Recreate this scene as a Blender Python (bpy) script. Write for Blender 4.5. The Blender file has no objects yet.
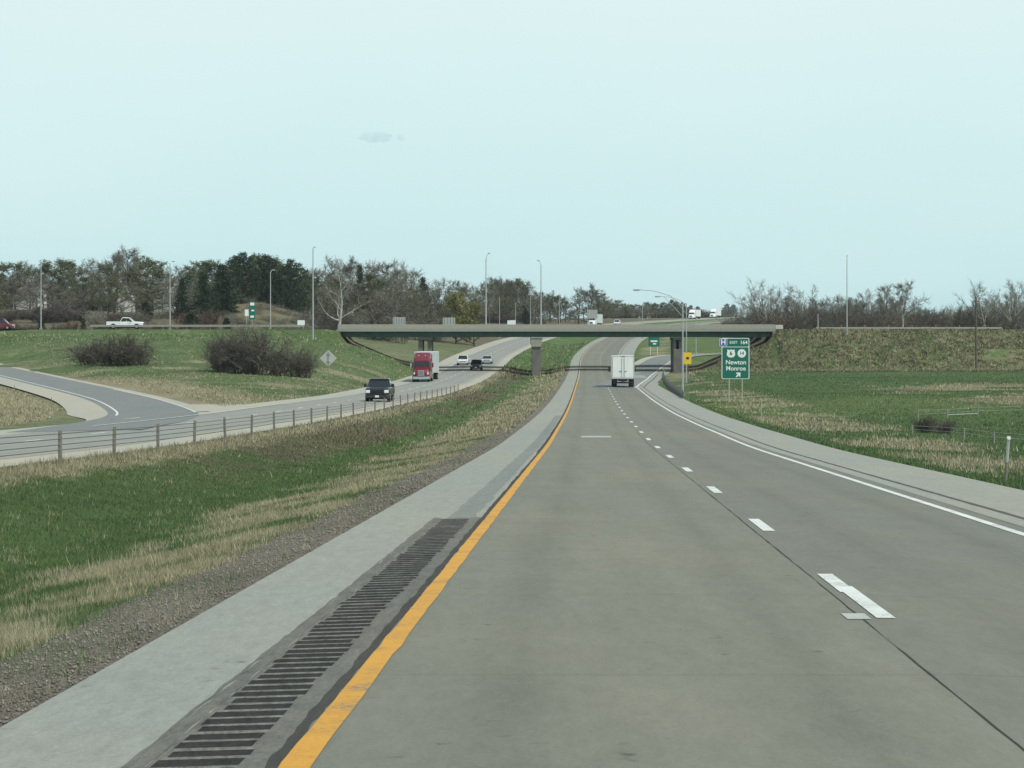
import bpy, bmesh, math, random
import numpy as np
from mathutils import Vector, Matrix

R = math.radians
rng = np.random.default_rng(7)
random.seed(11)
sc = bpy.context.scene
col = sc.collection

# ------------------------------------------------------------------ camera space bookkeeping
F = 2540.0          # focal length in pixels of the 1024 px frame
HY = 340.0          # row of the true horizon
CZ = 1.68           # eye height above the lane under the camera

def at(px, py, Y):
    return Vector(((px - 512) * Y / F, Y, CZ + (HY - py) * Y / F))

# ------------------------------------------------------------------ alignment tables (heights relative to the eye)
_ty = np.arange(-80.0, 6001.0, 1.0)
def table(pts, win=31):
    a = np.interp(_ty, [p[0] for p in pts], [p[1] for p in pts])
    k = np.ones(win) / win
    pad = np.pad(a, win // 2, mode='edge')
    # linear continuation at the low end keeps the near slope
    pad[:win // 2] = a[0] - (a[1] - a[0]) * np.arange(win // 2, 0, -1)
    return np.convolve(pad, k, mode='valid')
_XY = table([(-80, -3.68), (480, 13.0), (550, 17), (620, 22), (700, 30), (800, 43), (900, 61), (1000, 82), (1150, 117), (1400, 180), (2000, 330), (6000, 1330)], 61)
_ZR = table([(-80, .052), (0, -1.68), (90, -3.63), (106, -3.83), (118, -4.03), (131, -4.22), (143, -4.36), (155, -4.53), (167, -4.65), (180, -4.76), (192, -4.86), (204, -4.95), (216, -5.02), (250, -5.15), (284, -5.25), (340, -5.35), (406, -5.1), (440, -4.5), (486, -3.2), (550, -1.6), (620, .15), (700, 2.0), (900, 6.1), (1150, 10.3), (1400, 12), (2000, 13), (6000, 16)], 25)
_DL = table([(-80, 0), (205, 0), (255, .3), (330, .3), (430, 0), (6000, 0)], 31)
_ZFR = table([(-80, -2), (0, -2.8), (50, -3.9), (100, -4.5), (150, -4.75), (390, -4.8), (440, -4.6), (480, -3.3), (550, -1), (620, .5), (800, 3), (1200, 9), (2000, 12), (6000, 15)], 31)
_ZFL = table([(-80, -1.5), (0, -2.6), (60, -3.8), (125, -4.5), (200, -4.8), (260, -4.4), (308, -3.3), (352, -1.4), (405, 1.2), (450, 1.3), (520, 4), (600, 7.5), (700, 9), (900, 8.5), (1200, 9.5), (2000, 12), (6000, 15)], 31)
def tb(T, Y): return np.interp(Y, _ty, T)
def XY(Y): return tb(_XY, Y)
def ZR(Y): return tb(_ZR, Y)

# offsets t from the yellow line of our carriageway
T_LS, T_DASH, T_RE, T_RS = -1.75, 3.54, 6.85, 9.85
L_IS, L_Y, L_DASH, L_W, L_OS = -13.2, -14.9, -18.75, -22.5, -25.6
ZT = 1.75           # cross road level (relative to the eye)
XA0, XA1 = -28.0, 42.4   # abutments
YA, YB = 411.0, 428.0    # near faces of the two decks
DW = 9.0

def z_road_r(t, Y):
    return ZR(Y) - 0.03 * np.maximum(0, t - T_DASH) - 0.03 * np.maximum(0, -0.3 - t)
def z_road_l(t, Y):
    return ZR(Y) - tb(_DL, Y) - 0.02 * np.abs(t - L_DASH)

# ------------------------------------------------------------------ small noise
def _h(i, j, s):
    n = (i * 374761393 + j * 668265263 + s * 974634777).astype(np.int64)
    n = (n ^ (n >> 13)) * 1274126177
    n = n ^ (n >> 16)
    return (n & 0xffff) / 65535.0
def vnoise(x, y, s=0):
    x = np.asarray(x, float); y = np.asarray(y, float)
    i = np.floor(x).astype(np.int64); j = np.floor(y).astype(np.int64)
    f = x - i; g = y - j
    f = f * f * (3 - 2 * f); g = g * g * (3 - 2 * g)
    a = _h(i, j, s); b = _h(i + 1, j, s); c = _h(i, j + 1, s); d = _h(i + 1, j + 1, s)
    return (a * (1 - f) + b * f) * (1 - g) + (c * (1 - f) + d * f) * g
def fbm(x, y, s=0):
    return .55 * vnoise(x, y, s) + .3 * vnoise(x * 2.1, y * 2.1, s + 1) + .15 * vnoise(x * 4.3, y * 4.3, s + 2)

def sstep(a, b, x):
    u = np.clip((x - a) / (b - a), 0, 1)
    return u * u * (3 - 2 * u)
def smax(a, b, k):
    h = np.clip(.5 + .5 * (a - b) / k, 0, 1)
    return b * (1 - h) + a * h + k * h * (1 - h)

# ------------------------------------------------------------------ ramps: centre lines (X, Y, z rel eye)
def densify(pts, step=2.0):
    P = np.array(pts, float)
    out = []
    for i in range(len(P) - 1):
        p0 = P[max(i - 1, 0)]; p1 = P[i]; p2 = P[i + 1]; p3 = P[min(i + 2, len(P) - 1)]
        n = max(2, int(np.linalg.norm(p2[:2] - p1[:2]) / step))
        for k in range(n):
            u = k / n
            out.append(.5 * ((2 * p1) + (-p0 + p2) * u + (2 * p0 - 5 * p1 + 4 * p2 - p3) * u * u + (-p0 + 3 * p1 - 3 * p2 + p3) * u ** 3))
    out.append(P[-1])
    return np.array(out)
def main_r(X, Y): return float(z_road_r(X - XY(Y), Y))
def main_l(X, Y): return float(z_road_l(X - XY(Y), Y))
RAMP_R = densify([(x, y, main_r(x, y)) for x, y in ((11.4, 283), (13.9, 320), (16.6, 356), (19.2, 392))] +
                 [(21, 412, -5.15), (24.2, 440, -4.3), (28.8, 468, -3.1), (37, 490, -2.7), (50, 506, -2.5), (66, 514, -2.3), (90, 519, -1.7), (120, 519, -.5)])
RAMP_L = densify([(x, y, main_l(x, y)) for x, y in ((-19.0, 110), (-20.3, 135), (-22.4, 158))] +
                 [(-25.9, 180, -4.89), (-31.3, 204, -4.76), (-39, 232, -4.56), (-49, 265, -4.2), (-62, 308, -3.7), (-76, 352, -2.9), (-93, 396, -.6), (-108, 425, 1.5)])
HW_R, HW_L = 2.4, 2.9

def near_line(X, Y, L):
    """distance, side (+ right of travel), height of the nearest centre-line point"""
    D = np.full(X.shape, 1e9); S = np.zeros(X.shape); Z = np.zeros(X.shape)
    for i in range(len(L) - 1):
        a = L[i]; b = L[i + 1]
        dx, dy = b[0] - a[0], b[1] - a[1]; q = dx * dx + dy * dy
        u = np.clip(((X - a[0]) * dx + (Y - a[1]) * dy) / q, 0, 1)
        ex = X - (a[0] + u * dx); ey = Y - (a[1] + u * dy)
        d = np.hypot(ex, ey)
        m = d < D
        D = np.where(m, d, D); S = np.where(m, np.sign(ex * dy - ey * dx), S); Z = np.where(m, a[2] + u * (b[2] - a[2]), Z)
    return D, S, Z

# ------------------------------------------------------------------ ground height
def ground(X, Y, carve=True):
    X = np.asarray(X, float); Y = np.asarray(Y, float)
    X, Y = np.broadcast_arrays(X, Y)
    t = X - XY(Y)
    zr = ZR(Y)
    # median
    u = np.clip((t - L_IS) / (T_LS - L_IS), 0, 1)
    e0 = z_road_l(np.full_like(t, L_IS), Y); e1 = z_road_r(np.full_like(t, T_LS), Y)
    med = e0 + (e1 - e0) * u - .75 * np.sin(np.pi * u) ** 1.3
    # right
    er = z_road_r(np.full_like(t, T_RS), Y)
    d = np.maximum(0, t - T_RS); s = np.interp(Y, [0, 300, 420, 700, 1200], [6, 6, 12, 30, 60])
    zf = tb(_ZFR, Y) + .5 * (fbm(X / 31, Y / 31, 5) - .5)
    rt = er + (zf - er) * (1 - np.exp(-d / s))
    # left
    el = z_road_l(np.full_like(t, L_OS), Y)
    d = np.maximum(0, L_OS - t); s = np.interp(Y, [0, 400, 470, 700, 900], [8, 8, 40, 60, 80])
    zl = tb(_ZFL, Y) + .5 * (fbm(X / 31, Y / 31, 9) - .5)
    lf = el + (zl - el) * (1 - np.exp(-d / s))
    lf = lf + 4.6 * np.exp(-((X + 60) / 14) ** 2 - ((Y - 585) / 25) ** 2)
    z = np.where(t > T_RS, rt, np.where(t < L_OS, lf, med))
    # embankment of the cross road
    dy = np.maximum(0, np.maximum(408.5 - Y, Y - 439.5))
    dxl = np.maximum(0, X - (XA0 - .5)); dxr = np.maximum(0, (XA1 + .5) - X)
    rough = 1.0 * (fbm(X / 4.2, Y / 4.2, 3) - .5) * sstep(0, 5, dy)
    el_ = ZT - 1.45 * sstep(0, 1.3, dxl) - np.hypot(dxl, dy) / 2.35 + np.where(dy > 1, rough, 0)
    er_ = ZT - 1.45 * sstep(0, 1.3, dxr) - np.hypot(dxr, dy) / 2.35 + np.where(dy > 1, rough, 0)
    side = (t > T_RS) | (t < L_OS)
    z = np.where(side, smax(z, np.maximum(el_, er_), .4), z)
    # flat top under the cross road
    flat = ((X < XA0 - .5) | (X > XA1 + .5)) & (dy == 0)
    z = np.where(flat, ZT - .05, z)
    # roads
    r = (t >= T_LS - .01) & (t <= T_RS + .01)
    z = np.where(r, z_road_r(t, Y) - .05, z)
    l = (t >= L_OS - .01) & (t <= L_IS + .01)
    z = np.where(l, z_road_l(t, Y) - .05, z)
    if carve:
        for L, hw, off in ((RAMP_R, 4.3, .12), (RAMP_L, 5.2, .12)):
            m = (X > L[:, 0].min() - 14) & (X < L[:, 0].max() + 14) & (Y > L[:, 1].min() - 14) & (Y < L[:, 1].max() + 14) & ~r & ~l
            if m.any():
                D, S, Z = near_line(X[m], Y[m], L)
                w = 1 - sstep(hw + .3, hw + 6, D)
                z = z.copy(); z[m] = z[m] * (1 - w) + (Z - off) * w
    return z + CZ
def gz(X, Y): return float(ground(np.array([X]), np.array([Y]))[0])

# ------------------------------------------------------------------ ground cover zones: dryness, bare/brown, gravel, freshness of green
def zones(X, Y):
    t = X - XY(Y)
    n1 = fbm(X / 5, Y / 9, 21); n2 = fbm(X / 1.6, Y / 3.0, 31); n3 = fbm(X / 17, Y / 26, 41)
    dry = np.zeros_like(t); brown = np.zeros_like(t); grav = np.zeros_like(t); fresh = np.full_like(t, .5)
    med = (t > L_IS) & (t < T_LS)
    lo = -5.2 - 1.3 * np.clip((Y - 40) / 120, 0, 1)
    a = sstep(lo - 1.5, lo + .9, t + 2.6 * (n1 - .5))
    dry_m = a * np.clip(.98 - 1.0 * sstep(.45, .72, n2), .12, 1)
    bar = sstep(-11.0, -12.4, t + (n2 - .5)) * .95
    br = sstep(-7.8, -9.2, t + 2.4 * (n1 - .5)) * sstep(55, 100, Y) * (.3 + .5 * (n3 > .42))
    far = sstep(425, 445, Y)
    dry = np.where(med, np.maximum(dry_m, bar) * (1 - far) + far * .12, dry)
    brown = np.where(med, br * (1 - far), brown)
    grav = np.where(med, sstep(-3.25, -2.55, t + .9 * (n2 - .5) + .5 * (n1 - .5)) * (1 - .35 * sstep(120, 260, Y)) * (1 - .7 * far), grav)
    fresh = np.where(med, .35 + .3 * n3, fresh)
    rt = t > T_RS
    q = sstep(10.6, 11.6, t + 1.2 * (n2 - .5)) * (1 - sstep(15.5, 18.5, t + 3 * (n1 - .5)))
    q = q * np.clip(.66 - .9 * sstep(.38, .62, n1), .08, .66)
    emb = sstep(376, 396, Y + 30 * (n1 - .5)) * (1 - far * .4); n5 = fbm(X / 2.2, Y / 2.0, 91)
    farr = sstep(30, 42, X + 8 * (n3 - .5)) * sstep(165, 200, Y) * (1 - sstep(255, 290, Y)) * sstep(.42, .6, n1)
    fd = np.maximum(np.maximum(q, farr * .85), emb * np.clip(.32 + .7 * (n5 - .5) + .3 * (n1 - .5), 0, .8))
    dry = np.where(rt, fd, dry)
    brown = np.where(rt, np.maximum(emb * np.clip(.30 + 1.0 * (fbm(X / 2.6, Y / 2.6, 77) - .5), 0, .8), farr * .5 * sstep(.45, .6, n2)), brown)
    fresh = np.where(rt, np.where(emb > .5, .6, .12) + .75 * np.exp(-((Y - 185 - 40 * (n3 - .5)) / 28) ** 2), fresh)
    lf = t < L_OS
    D, S, Z = (np.full_like(t, 99), np.zeros_like(t), np.zeros_like(t))
    m = lf & (Y > 60) & (Y < 440) & (X > -140)
    if m.any():
        d_, s_, z_ = near_line(X[m], Y[m], RAMP_L)
        D = D.copy(); S = S.copy(); D[m] = d_; S[m] = s_
    island = np.where(S < 0, 1, 0) * (Y < 300)
    gore = np.where(S >= 0, 1, 0) * sstep(22, 9, D) * sstep(300, 260, Y)
    slope = .22 + .45 * sstep(.45, .7, n1) * sstep(395, 330, Y + 40 * (n3 - .5))
    dl = np.maximum(np.maximum(island * (.9 - .5 * sstep(6.8, 5.6, D)), gore * .9), slope)
    kn = np.exp(-((X + 62) / 15) ** 2 - ((Y - 578) / 22) ** 2)
    dl = np.where(Y > 445, .28 + .25 * n3 + .3 * kn, dl)
    dry = np.where(lf, dl, dry)
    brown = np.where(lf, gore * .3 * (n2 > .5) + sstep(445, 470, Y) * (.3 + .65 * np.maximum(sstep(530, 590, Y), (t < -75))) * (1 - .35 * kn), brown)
    fresh = np.where(lf, .05 + .45 * n3, fresh)
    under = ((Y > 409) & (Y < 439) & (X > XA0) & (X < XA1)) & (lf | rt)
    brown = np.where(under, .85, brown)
    return np.clip(dry, 0, 1), np.clip(brown, 0, 1), np.clip(grav, 0, 1), np.clip(fresh, 0, 1)

# ------------------------------------------------------------------ material helpers
def new_mat(name):
    m = bpy.data.materials.new(name); m.use_nodes = True
    nt = m.node_tree; b = nt.nodes['Principled BSDF']
    return m, nt, b
def N(nt, t, **kw):
    n = nt.nodes.new(t)
    for k, v in kw.items():
        if hasattr(n, k): setattr(n, k, v)
        else: n.inputs[k].default_value = v
    return n
def noise(nt, co, scale, detail=4, rough=.6, sx=None):
    n = N(nt, 'ShaderNodeTexNoise'); n.inputs['Scale'].default_value = scale
    n.inputs['Detail'].default_value = detail; n.inputs['Roughness'].default_value = rough
    if sx is not None:
        mp = N(nt, 'ShaderNodeMapping'); mp.inputs['Scale'].default_value = sx
        nt.links.new(co, mp.inputs['Vector']); co = mp.outputs[0]
    nt.links.new(co, n.inputs['Vector'])
    return n.outputs['Fac']
def ramp(nt, fac, stops):
    r = N(nt, 'ShaderNodeValToRGB'); e = r.color_ramp.elements
    e[0].position, e[0].color = stops[0][0], (*stops[0][1], 1)
    e[1].position, e[1].color = stops[-1][0], (*stops[-1][1], 1)
    for p, c in stops[1:-1]:
        q = e.new(p); q.color = (*c, 1)
    nt.links.new(fac, r.inputs[0])
    return r.outputs[0]
def math_(nt, op, a, b=None, clamp=False):
    n = N(nt, 'ShaderNodeMath', operation=op); n.use_clamp = clamp
    for i, v in enumerate((a, b)):
        if v is None: continue
        if isinstance(v, (int, float)): n.inputs[i].default_value = v
        else: nt.links.new(v, n.inputs[i])
    return n.outputs[0]
def mixc(nt, fac, a, b, mode='MIX'):
    n = N(nt, 'ShaderNodeMix', data_type='RGBA', blend_type=mode)
    for s, v in ((0, fac), (6, a), (7, b)):
        if isinstance(v, (int, float)): n.inputs[s].default_value = v
        elif isinstance(v, tuple): n.inputs[s].default_value = (*v, 1)
        else: nt.links.new(v, n.inputs[s])
    return n.outputs[2]
def bump(nt, b, h, strength, dist):
    n = N(nt, 'ShaderNodeBump'); n.inputs['Strength'].default_value = strength; n.inputs['Distance'].default_value = dist
    nt.links.new(h, n.inputs['Height']); nt.links.new(n.outputs[0], b.inputs['Normal'])
def objco(nt): return N(nt, 'ShaderNodeTexCoord').outputs['Object']
def geopos(nt): return N(nt, 'ShaderNodeNewGeometry').outputs['Position']

def simple(name, c, rough=.6, metal=0., var=.12, scale=6., bmp=0.0, coat=0.0, spec=.5):
    m, nt, b = new_mat(name)
    f = noise(nt, objco(nt), scale)
    lo = tuple(max(0, x * (1 - var)) for x in c); hi = tuple(min(1, x * (1 + var)) for x in c)
    nt.links.new(ramp(nt, f, [(.3, lo), (.7, hi)]), b.inputs['Base Color'])
    b.inputs['Roughness'].default_value = rough; b.inputs['Metallic'].default_value = metal
    b.inputs['Coat Weight'].default_value = coat
    b.inputs['Specular IOR Level'].default_value = spec
    if bmp: bump(nt, b, f, bmp, .02)
    return m

M = {}
M['galv'] = simple('galvanised_steel', (.42, .44, .43), .5, .35)
M['galv_dark'] = simple('weathered_steel', (.16, .165, .16), .6, .4)
M['galv_pale'] = simple('pale_rail', (.33, .32, .27), .7, .1, .15)
M['galv_mid'] = simple('weathered_rail', (.24, .235, .22), .6, .2, .3)
M['post'] = simple('post_steel', (.20, .185, .15), .7, .1, .25)
M['cable'] = simple('steel_cable', (.11, .112, .105), .6, .4)
M['signback'] = simple('aluminium_back', (.42, .43, .41), .55, .3, .08, 3)
M['white_sign'] = simple('white_sign', (.78, .80, .78), .5, 0, .04)
M['green_sign'] = simple('green_sign', (.004, .135, .09), .5, 0, .08)
M['blue_sign'] = simple('blue_sign', (.06, .09, .36), .5)
M['yellow_sign'] = simple('yellow_sign', (.72, .47, .02), .5)
M['black'] = simple('black_print', (.01, .01, .01), .6)
M['wood2'] = simple('pale_fence_post', (.22, .215, .18), .9, 0, .2, 15)
M['wood'] = simple('weathered_wood', (.10, .085, .07), .9, 0, .3, 20)
M['concrete'] = simple('bridge_concrete', (.262, .262, .218), .85, 0, .08, 2.5, .1)
M['white_conc'] = simple('pale_concrete', (.46, .45, .39), .85, 0, .06, 2)
M['concrete_shaded'] = simple('shaded_pier_concrete', (.135, .13, .115), .9, 0, .2, .8, .1)  # darker concrete for the piers: shade under the deck put into the colour
M['girder'] = simple('girder_paint', (.028, .085, .072), .55, 0, .2, .7)
M['tyre'] = simple('tyre_rubber', (.012, .012, .012), .9)
M['rim'] = simple('alloy_rim', (.4, .41, .42), .35, .8)
M['chrome'] = simple('chrome', (.62, .64, .65), .2, .9)
M['glass'] = simple('dark_glass', (.012, .016, .018), .08, 0, .1, 3, 0, .3)
M['lamp'] = simple('headlamp_lens', (.75, .77, .76), .15, 0, .05)
M['tail'] = simple('tail_lens', (.05, .010, .009), .25)
M['under'] = simple('underbody', (.015, .015, .015), .8)
M['paint_black'] = simple('black_paint', (.010, .011, .013), .22, 0, .05, 4, 0, .6)
M['paint_dark'] = simple('charcoal_paint', (.022, .024, .027), .25, 0, .05, 4, 0, .6)
M['paint_white'] = simple('white_paint', (.74, .76, .75), .3, 0, .03, 4, 0, .5)
M['paint_silver'] = simple('silver_paint', (.52, .55, .57), .3, .3, .04, 4, 0, .5)
M['paint_red'] = simple('red_paint', (.15, .008, .018), .28, 0, .08, 4, 0, .5)
M['box_white'] = simple('box_white', (.74, .76, .72), .45, 0, .05, 1.5)
M['box_seam'] = simple('box_seam', (.45, .47, .45), .5)
M['trailer_grey'] = simple('trailer_side', (.55, .60, .60), .4, .1, .06, 1)
M['house_white'] = simple('house_siding', (.62, .63, .60), .8, 0, .06, 3)
M['shingle'] = simple('roof_shingle', (.17, .17, .165), .9, 0, .2, 4)
M['lens'] = simple('lamp_lens', (.5, .52, .5), .3)

def bark(name, c):
    m, nt, b = new_mat(name)
    f = noise(nt, geopos(nt), 1.3, 5)
    nt.links.new(ramp(nt, f, [(.3, tuple(x * .6 for x in c)), (.7, tuple(x * 1.25 for x in c))]), b.inputs['Base Color'])
    b.inputs['Roughness'].default_value = .95; b.inputs['Specular IOR Level'].default_value = .15
    return m
def leaf(name, c, c2=None, tr=.0):
    m, nt, b = new_mat(name)
    oi = N(nt, 'ShaderNodeObjectInfo').outputs['Random']
    f = noise(nt, geopos(nt), .45, 4)
    f = math_(nt, 'ADD', math_(nt, 'MULTIPLY', f, .8), math_(nt, 'MULTIPLY', oi, .25))
    c2 = c2 or tuple(x * 1.5 for x in c)
    nt.links.new(ramp(nt, f, [(.3, tuple(x * .7 for x in c)), (.8, c2)]), b.inputs['Base Color'])
    b.inputs['Roughness'].default_value = .9; b.inputs['Specular IOR Level'].default_value = .1
    return m
M['bark_grey'] = bark('bark_grey', (.14, .13, .11))
M['bark_dark'] = bark('bark_dark', (.08, .073, .06))
M['bark_light'] = bark('bark_light', (.25, .235, .2))
M['bark_pale'] = bark('bark_pale', (.40, .38, .33))
M['twig_grey'] = leaf('twigs_grey', (.165, .158, .122), (.25, .238, .19))
M['twig_brown'] = leaf('twigs_brown', (.122, .112, .084), (.19, .172, .132))
M['twig_red'] = leaf('twigs_reddish', (.10, .07, .058), (.15, .105, .085))
M['twig_pale'] = leaf('twigs_pale', (.17, .16, .135), (.26, .24, .2))
M['bud_green'] = leaf('budding_green', (.105, .118, .06), (.165, .178, .098))
M['bud_yellow'] = leaf('budding_yellow', (.17, .17, .062), (.26, .25, .10))
M['needle'] = leaf('needles', (.030, .052, .030), (.06, .092, .052))
M['needle_b'] = leaf('needles_olive', (.022, .036, .02), (.042, .06, .036))
M['brush'] = leaf('brush_twigs', (.088, .078, .066), (.145, .13, .11))
def blade(name, c, c2):
    m, nt, b = new_mat(name)
    f = noise(nt, geopos(nt), .9, 5)
    g = noise(nt, geopos(nt), 14, 2)
    f = math_(nt, 'ADD', math_(nt, 'MULTIPLY', f, .6), math_(nt, 'MULTIPLY', g, .4))
    nt.links.new(ramp(nt, f, [(.36, c), (.64, c2)]), b.inputs['Base Color'])
    b.inputs['Roughness'].default_value = .85; b.inputs['Specular IOR Level'].default_value = .2
    return m
M['g_green'] = blade('grass_green', (.060, .104, .036), (.115, .172, .068))
M['g_olive'] = blade('grass_olive', (.085, .115, .045), (.15, .18, .08))
M['g_dry'] = blade('grass_dry', (.225, .205, .125), (.40, .368, .245))
M['g_brown'] = blade('grass_brown', (.105, .09, .058), (.19, .162, .108))
M['stone'] = blade('stone_grey', (.11, .097, .08), (.28, .255, .215))

# ground
def ground_mat():
    m, nt, b = new_mat('ground')
    co = geopos(nt)
    at_ = N(nt, 'ShaderNodeAttribute', attribute_name='zone')
    sep = N(nt, 'ShaderNodeSeparateColor'); nt.links.new(at_.outputs['Color'], sep.inputs[0])
    at2 = N(nt, 'ShaderNodeAttribute', attribute_name='fresh')
    dry, brown, grav = sep.outputs; fresh = at2.outputs['Fac']
    nA = noise(nt, co, .55, 8, .7); nB = noise(nt, co, 2.6, 6, .7); nC = noise(nt, co, 16, 4, .7); nD = noise(nt, co, .12, 4)
    g1 = ramp(nt, nB, [(.3, (.042, .076, .028)), (.52, (.068, .108, .042)), (.75, (.105, .145, .062))])
    g2 = ramp(nt, nB, [(.3, (.07, .115, .035)), (.7, (.14, .18, .07))])
    green = mixc(nt, fresh, g1, g2)
    tan = ramp(nt, math_(nt, 'ADD', math_(nt, 'MULTIPLY', nB, .6), math_(nt, 'MULTIPLY', nC, .4)), [(.3, (.135, .118, .072)), (.5, (.235, .208, .135)), (.7, (.34, .305, .205))])
    brn = ramp(nt, nB, [(.3, (.075, .062, .042)), (.7, (.165, .138, .095))])
    grv = ramp(nt, nC, [(.3, (.08, .07, .055)), (.5, (.165, .147, .12)), (.72, (.29, .262, .215))])
    def w(x, k):
        v = math_(nt, 'ADD', x, math_(nt, 'MULTIPLY', math_(nt, 'SUBTRACT', nA, .5), 1.5))
        v = math_(nt, 'ADD', v, math_(nt, 'MULTIPLY', math_(nt, 'SUBTRACT', nB, .5), .8))
        return math_(nt, 'ADD', math_(nt, 'MULTIPLY', math_(nt, 'SUBTRACT', v, .5), k), .5, True)
    c = mixc(nt, w(dry, 1.8), green, tan)
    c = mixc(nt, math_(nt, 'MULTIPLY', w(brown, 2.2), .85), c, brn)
    c = mixc(nt, w(grav, 4), c, grv)
    dk = ramp(nt, nD, [(.3, (.8, .8, .8)), (.7, (1.15, 1.15, 1.15))])
    c = mixc(nt, 1.0, c, dk, 'MULTIPLY')
    nt.links.new(c, b.inputs['Base Color'])
    b.inputs['Roughness'].default_value = .95; b.inputs['Specular IOR Level'].default_value = .1
    bump(nt, b, math_(nt, 'ADD', nB, math_(nt, 'MULTIPLY', nC, .4)), .9, .18)
    return m
M['ground'] = ground_mat()

def pave_mat(name, c, tracks=False, aggregate=.18, big=.10, joints=0):
    """u = metres across, v = metres along (UV map)"""
    m, nt, b = new_mat(name)
    uv = N(nt, 'ShaderNodeUVMap', uv_map='UVMap').outputs[0]
    co = geopos(nt)
    fine = noise(nt, co, 34, 4, .85); mid = noise(nt, co, 1.1, 5, .6, (1, .35, 1)); lg = noise(nt, co, .13, 4, .6, (1, .4, 1)); sp = noise(nt, co, 9, 5, .85, (1, .22, 1))
    v = math_(nt, 'ADD', 1.0, math_(nt, 'MULTIPLY', math_(nt, 'SUBTRACT', fine, .5), aggregate * 3.2))
    v = math_(nt, 'ADD', v, math_(nt, 'MULTIPLY', math_(nt, 'SUBTRACT', mid, .5), big * 2))
    v = math_(nt, 'ADD', v, math_(nt, 'MULTIPLY', math_(nt, 'SUBTRACT', lg, .5), big * 2))
    v = math_(nt, 'ADD', v, math_(nt, 'MULTIPLY', math_(nt, 'SUBTRACT', sp, .5), aggregate * 3.0))
    sx = N(nt, 'ShaderNodeSeparateXYZ'); nt.links.new(uv, sx.inputs[0])
    u_, v_ = sx.outputs[0], sx.outputs[1]
    if True:
        stk = noise(nt, co, 2.4, 4, .6, (1, .03, 1)); v = math_(nt, 'ADD', v, math_(nt, 'MULTIPLY', math_(nt, 'SUBTRACT', stk, .5), big * 1.5))
    if tracks:
        # wheel tracks polished a little darker, oil drip line in the lane centre
        for k in tracks:
            d = math_(nt, 'ABSOLUTE', math_(nt, 'SUBTRACT', u_, k))
            g = math_(nt, 'SUBTRACT', 1.0, math_(nt, 'DIVIDE', d, .55), True)
            v = math_(nt, 'SUBTRACT', v, math_(nt, 'MULTIPLY', math_(nt, 'MULTIPLY', g, g), .10))
    if joints:
        fr = math_(nt, 'FRACT', math_(nt, 'DIVIDE', v_, joints))
        d = math_(nt, 'ABSOLUTE', math_(nt, 'SUBTRACT', fr, .5))
        j = math_(nt, 'LESS_THAN', d, .012 / joints)
        v = math_(nt, 'SUBTRACT', v, math_(nt, 'MULTIPLY', j, .28))
    tint = ramp(nt, lg, [(.35, tuple(x * y for x, y in zip(c, (.97, 1.0, 1.02)))), (.65, tuple(x * y for x, y in zip(c, (1.04, 1.0, .95))))])
    # scattered dark spots
    spot = noise(nt, co, 4.6, 2, .5)
    st = math_(nt, 'MULTIPLY', math_(nt, 'SUBTRACT', spot, .69, True), 4.0, True)
    v = math_(nt, 'SUBTRACT', v, st)
    cc = N(nt, 'ShaderNodeCombineColor'); [nt.links.new(v, cc.inputs[i]) for i in range(3)]
    nt.links.new(mixc(nt, 1.0, tint, cc.outputs[0], 'MULTIPLY'), b.inputs['Base Color'])
    b.inputs['Roughness'].default_value = .9; b.inputs['Specular IOR Level'].default_value = .25
    bump(nt, b, fine, .35, .01)
    return m
M['conc_r2'] = pave_mat('right_lane_concrete', (.152, .153, .127), (4.4, 6.0), .17, .13, 6.1)
M['conc_r'] = pave_mat('lane_concrete', (.163, .163, .132), (.85, 2.65, 4.4, 6.0), .17, .15, 6.1)
M['conc_l'] = pave_mat('lane_concrete_opposite', (.228, .232, .21), (-16.0, -17.7, -19.8, -21.5), .16, .10, 6.1)
M['shoulder'] = pave_mat('shoulder_paving', (.242, .248, .218), None, .26, .07)
M['shoulder_l'] = pave_mat('shoulder_pale', (.33, .315, .262), None, .2, .08)
M['asphalt'] = pave_mat('ramp_asphalt', (.16, .17, .165), None, .2, .1)
M['seal'] = pave_mat('sealed_strip', (.125, .122, .105), None, .5, .22)
M['groove'] = pave_mat('groove_seal', (.026, .025, .022), None, .7, .3)
M['ridge'] = pave_mat('groove_ridge', (.14, .138, .12), None, .9, .3)
M['groove_soft'] = pave_mat('shoulder_groove', (.075, .074, .066), None, .5, .25)
M['joint'] = pave_mat('joint_tar', (.045, .043, .037), None, .4, .2)
def paint_mat(name, c):
    m, nt, b = new_mat(name)
    co = geopos(nt)
    f = noise(nt, co, 30, 4, .8); g = noise(nt, co, 1.6, 5, .7)
    w = math_(nt, 'ADD', math_(nt, 'MULTIPLY', f, .5), math_(nt, 'MULTIPLY', g, .5))
    nt.links.new(ramp(nt, w, [(.38, (.14, .135, .11)), (.445, tuple(x * .76 for x in c)), (.66, c)]), b.inputs['Base Color'])
    b.inputs['Roughness'].default_value = .7
    return m
M['paint_w'] = paint_mat('white_line', (.66, .68, .64))
M['paint_wf'] = paint_mat('white_line_faded', (.42, .43, .39))
M['paint_y'] = paint_mat('yellow_line', (.60, .295, .025))
M['paint_yf'] = paint_mat('yellow_line_faded', (.42, .36, .2))

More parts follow.
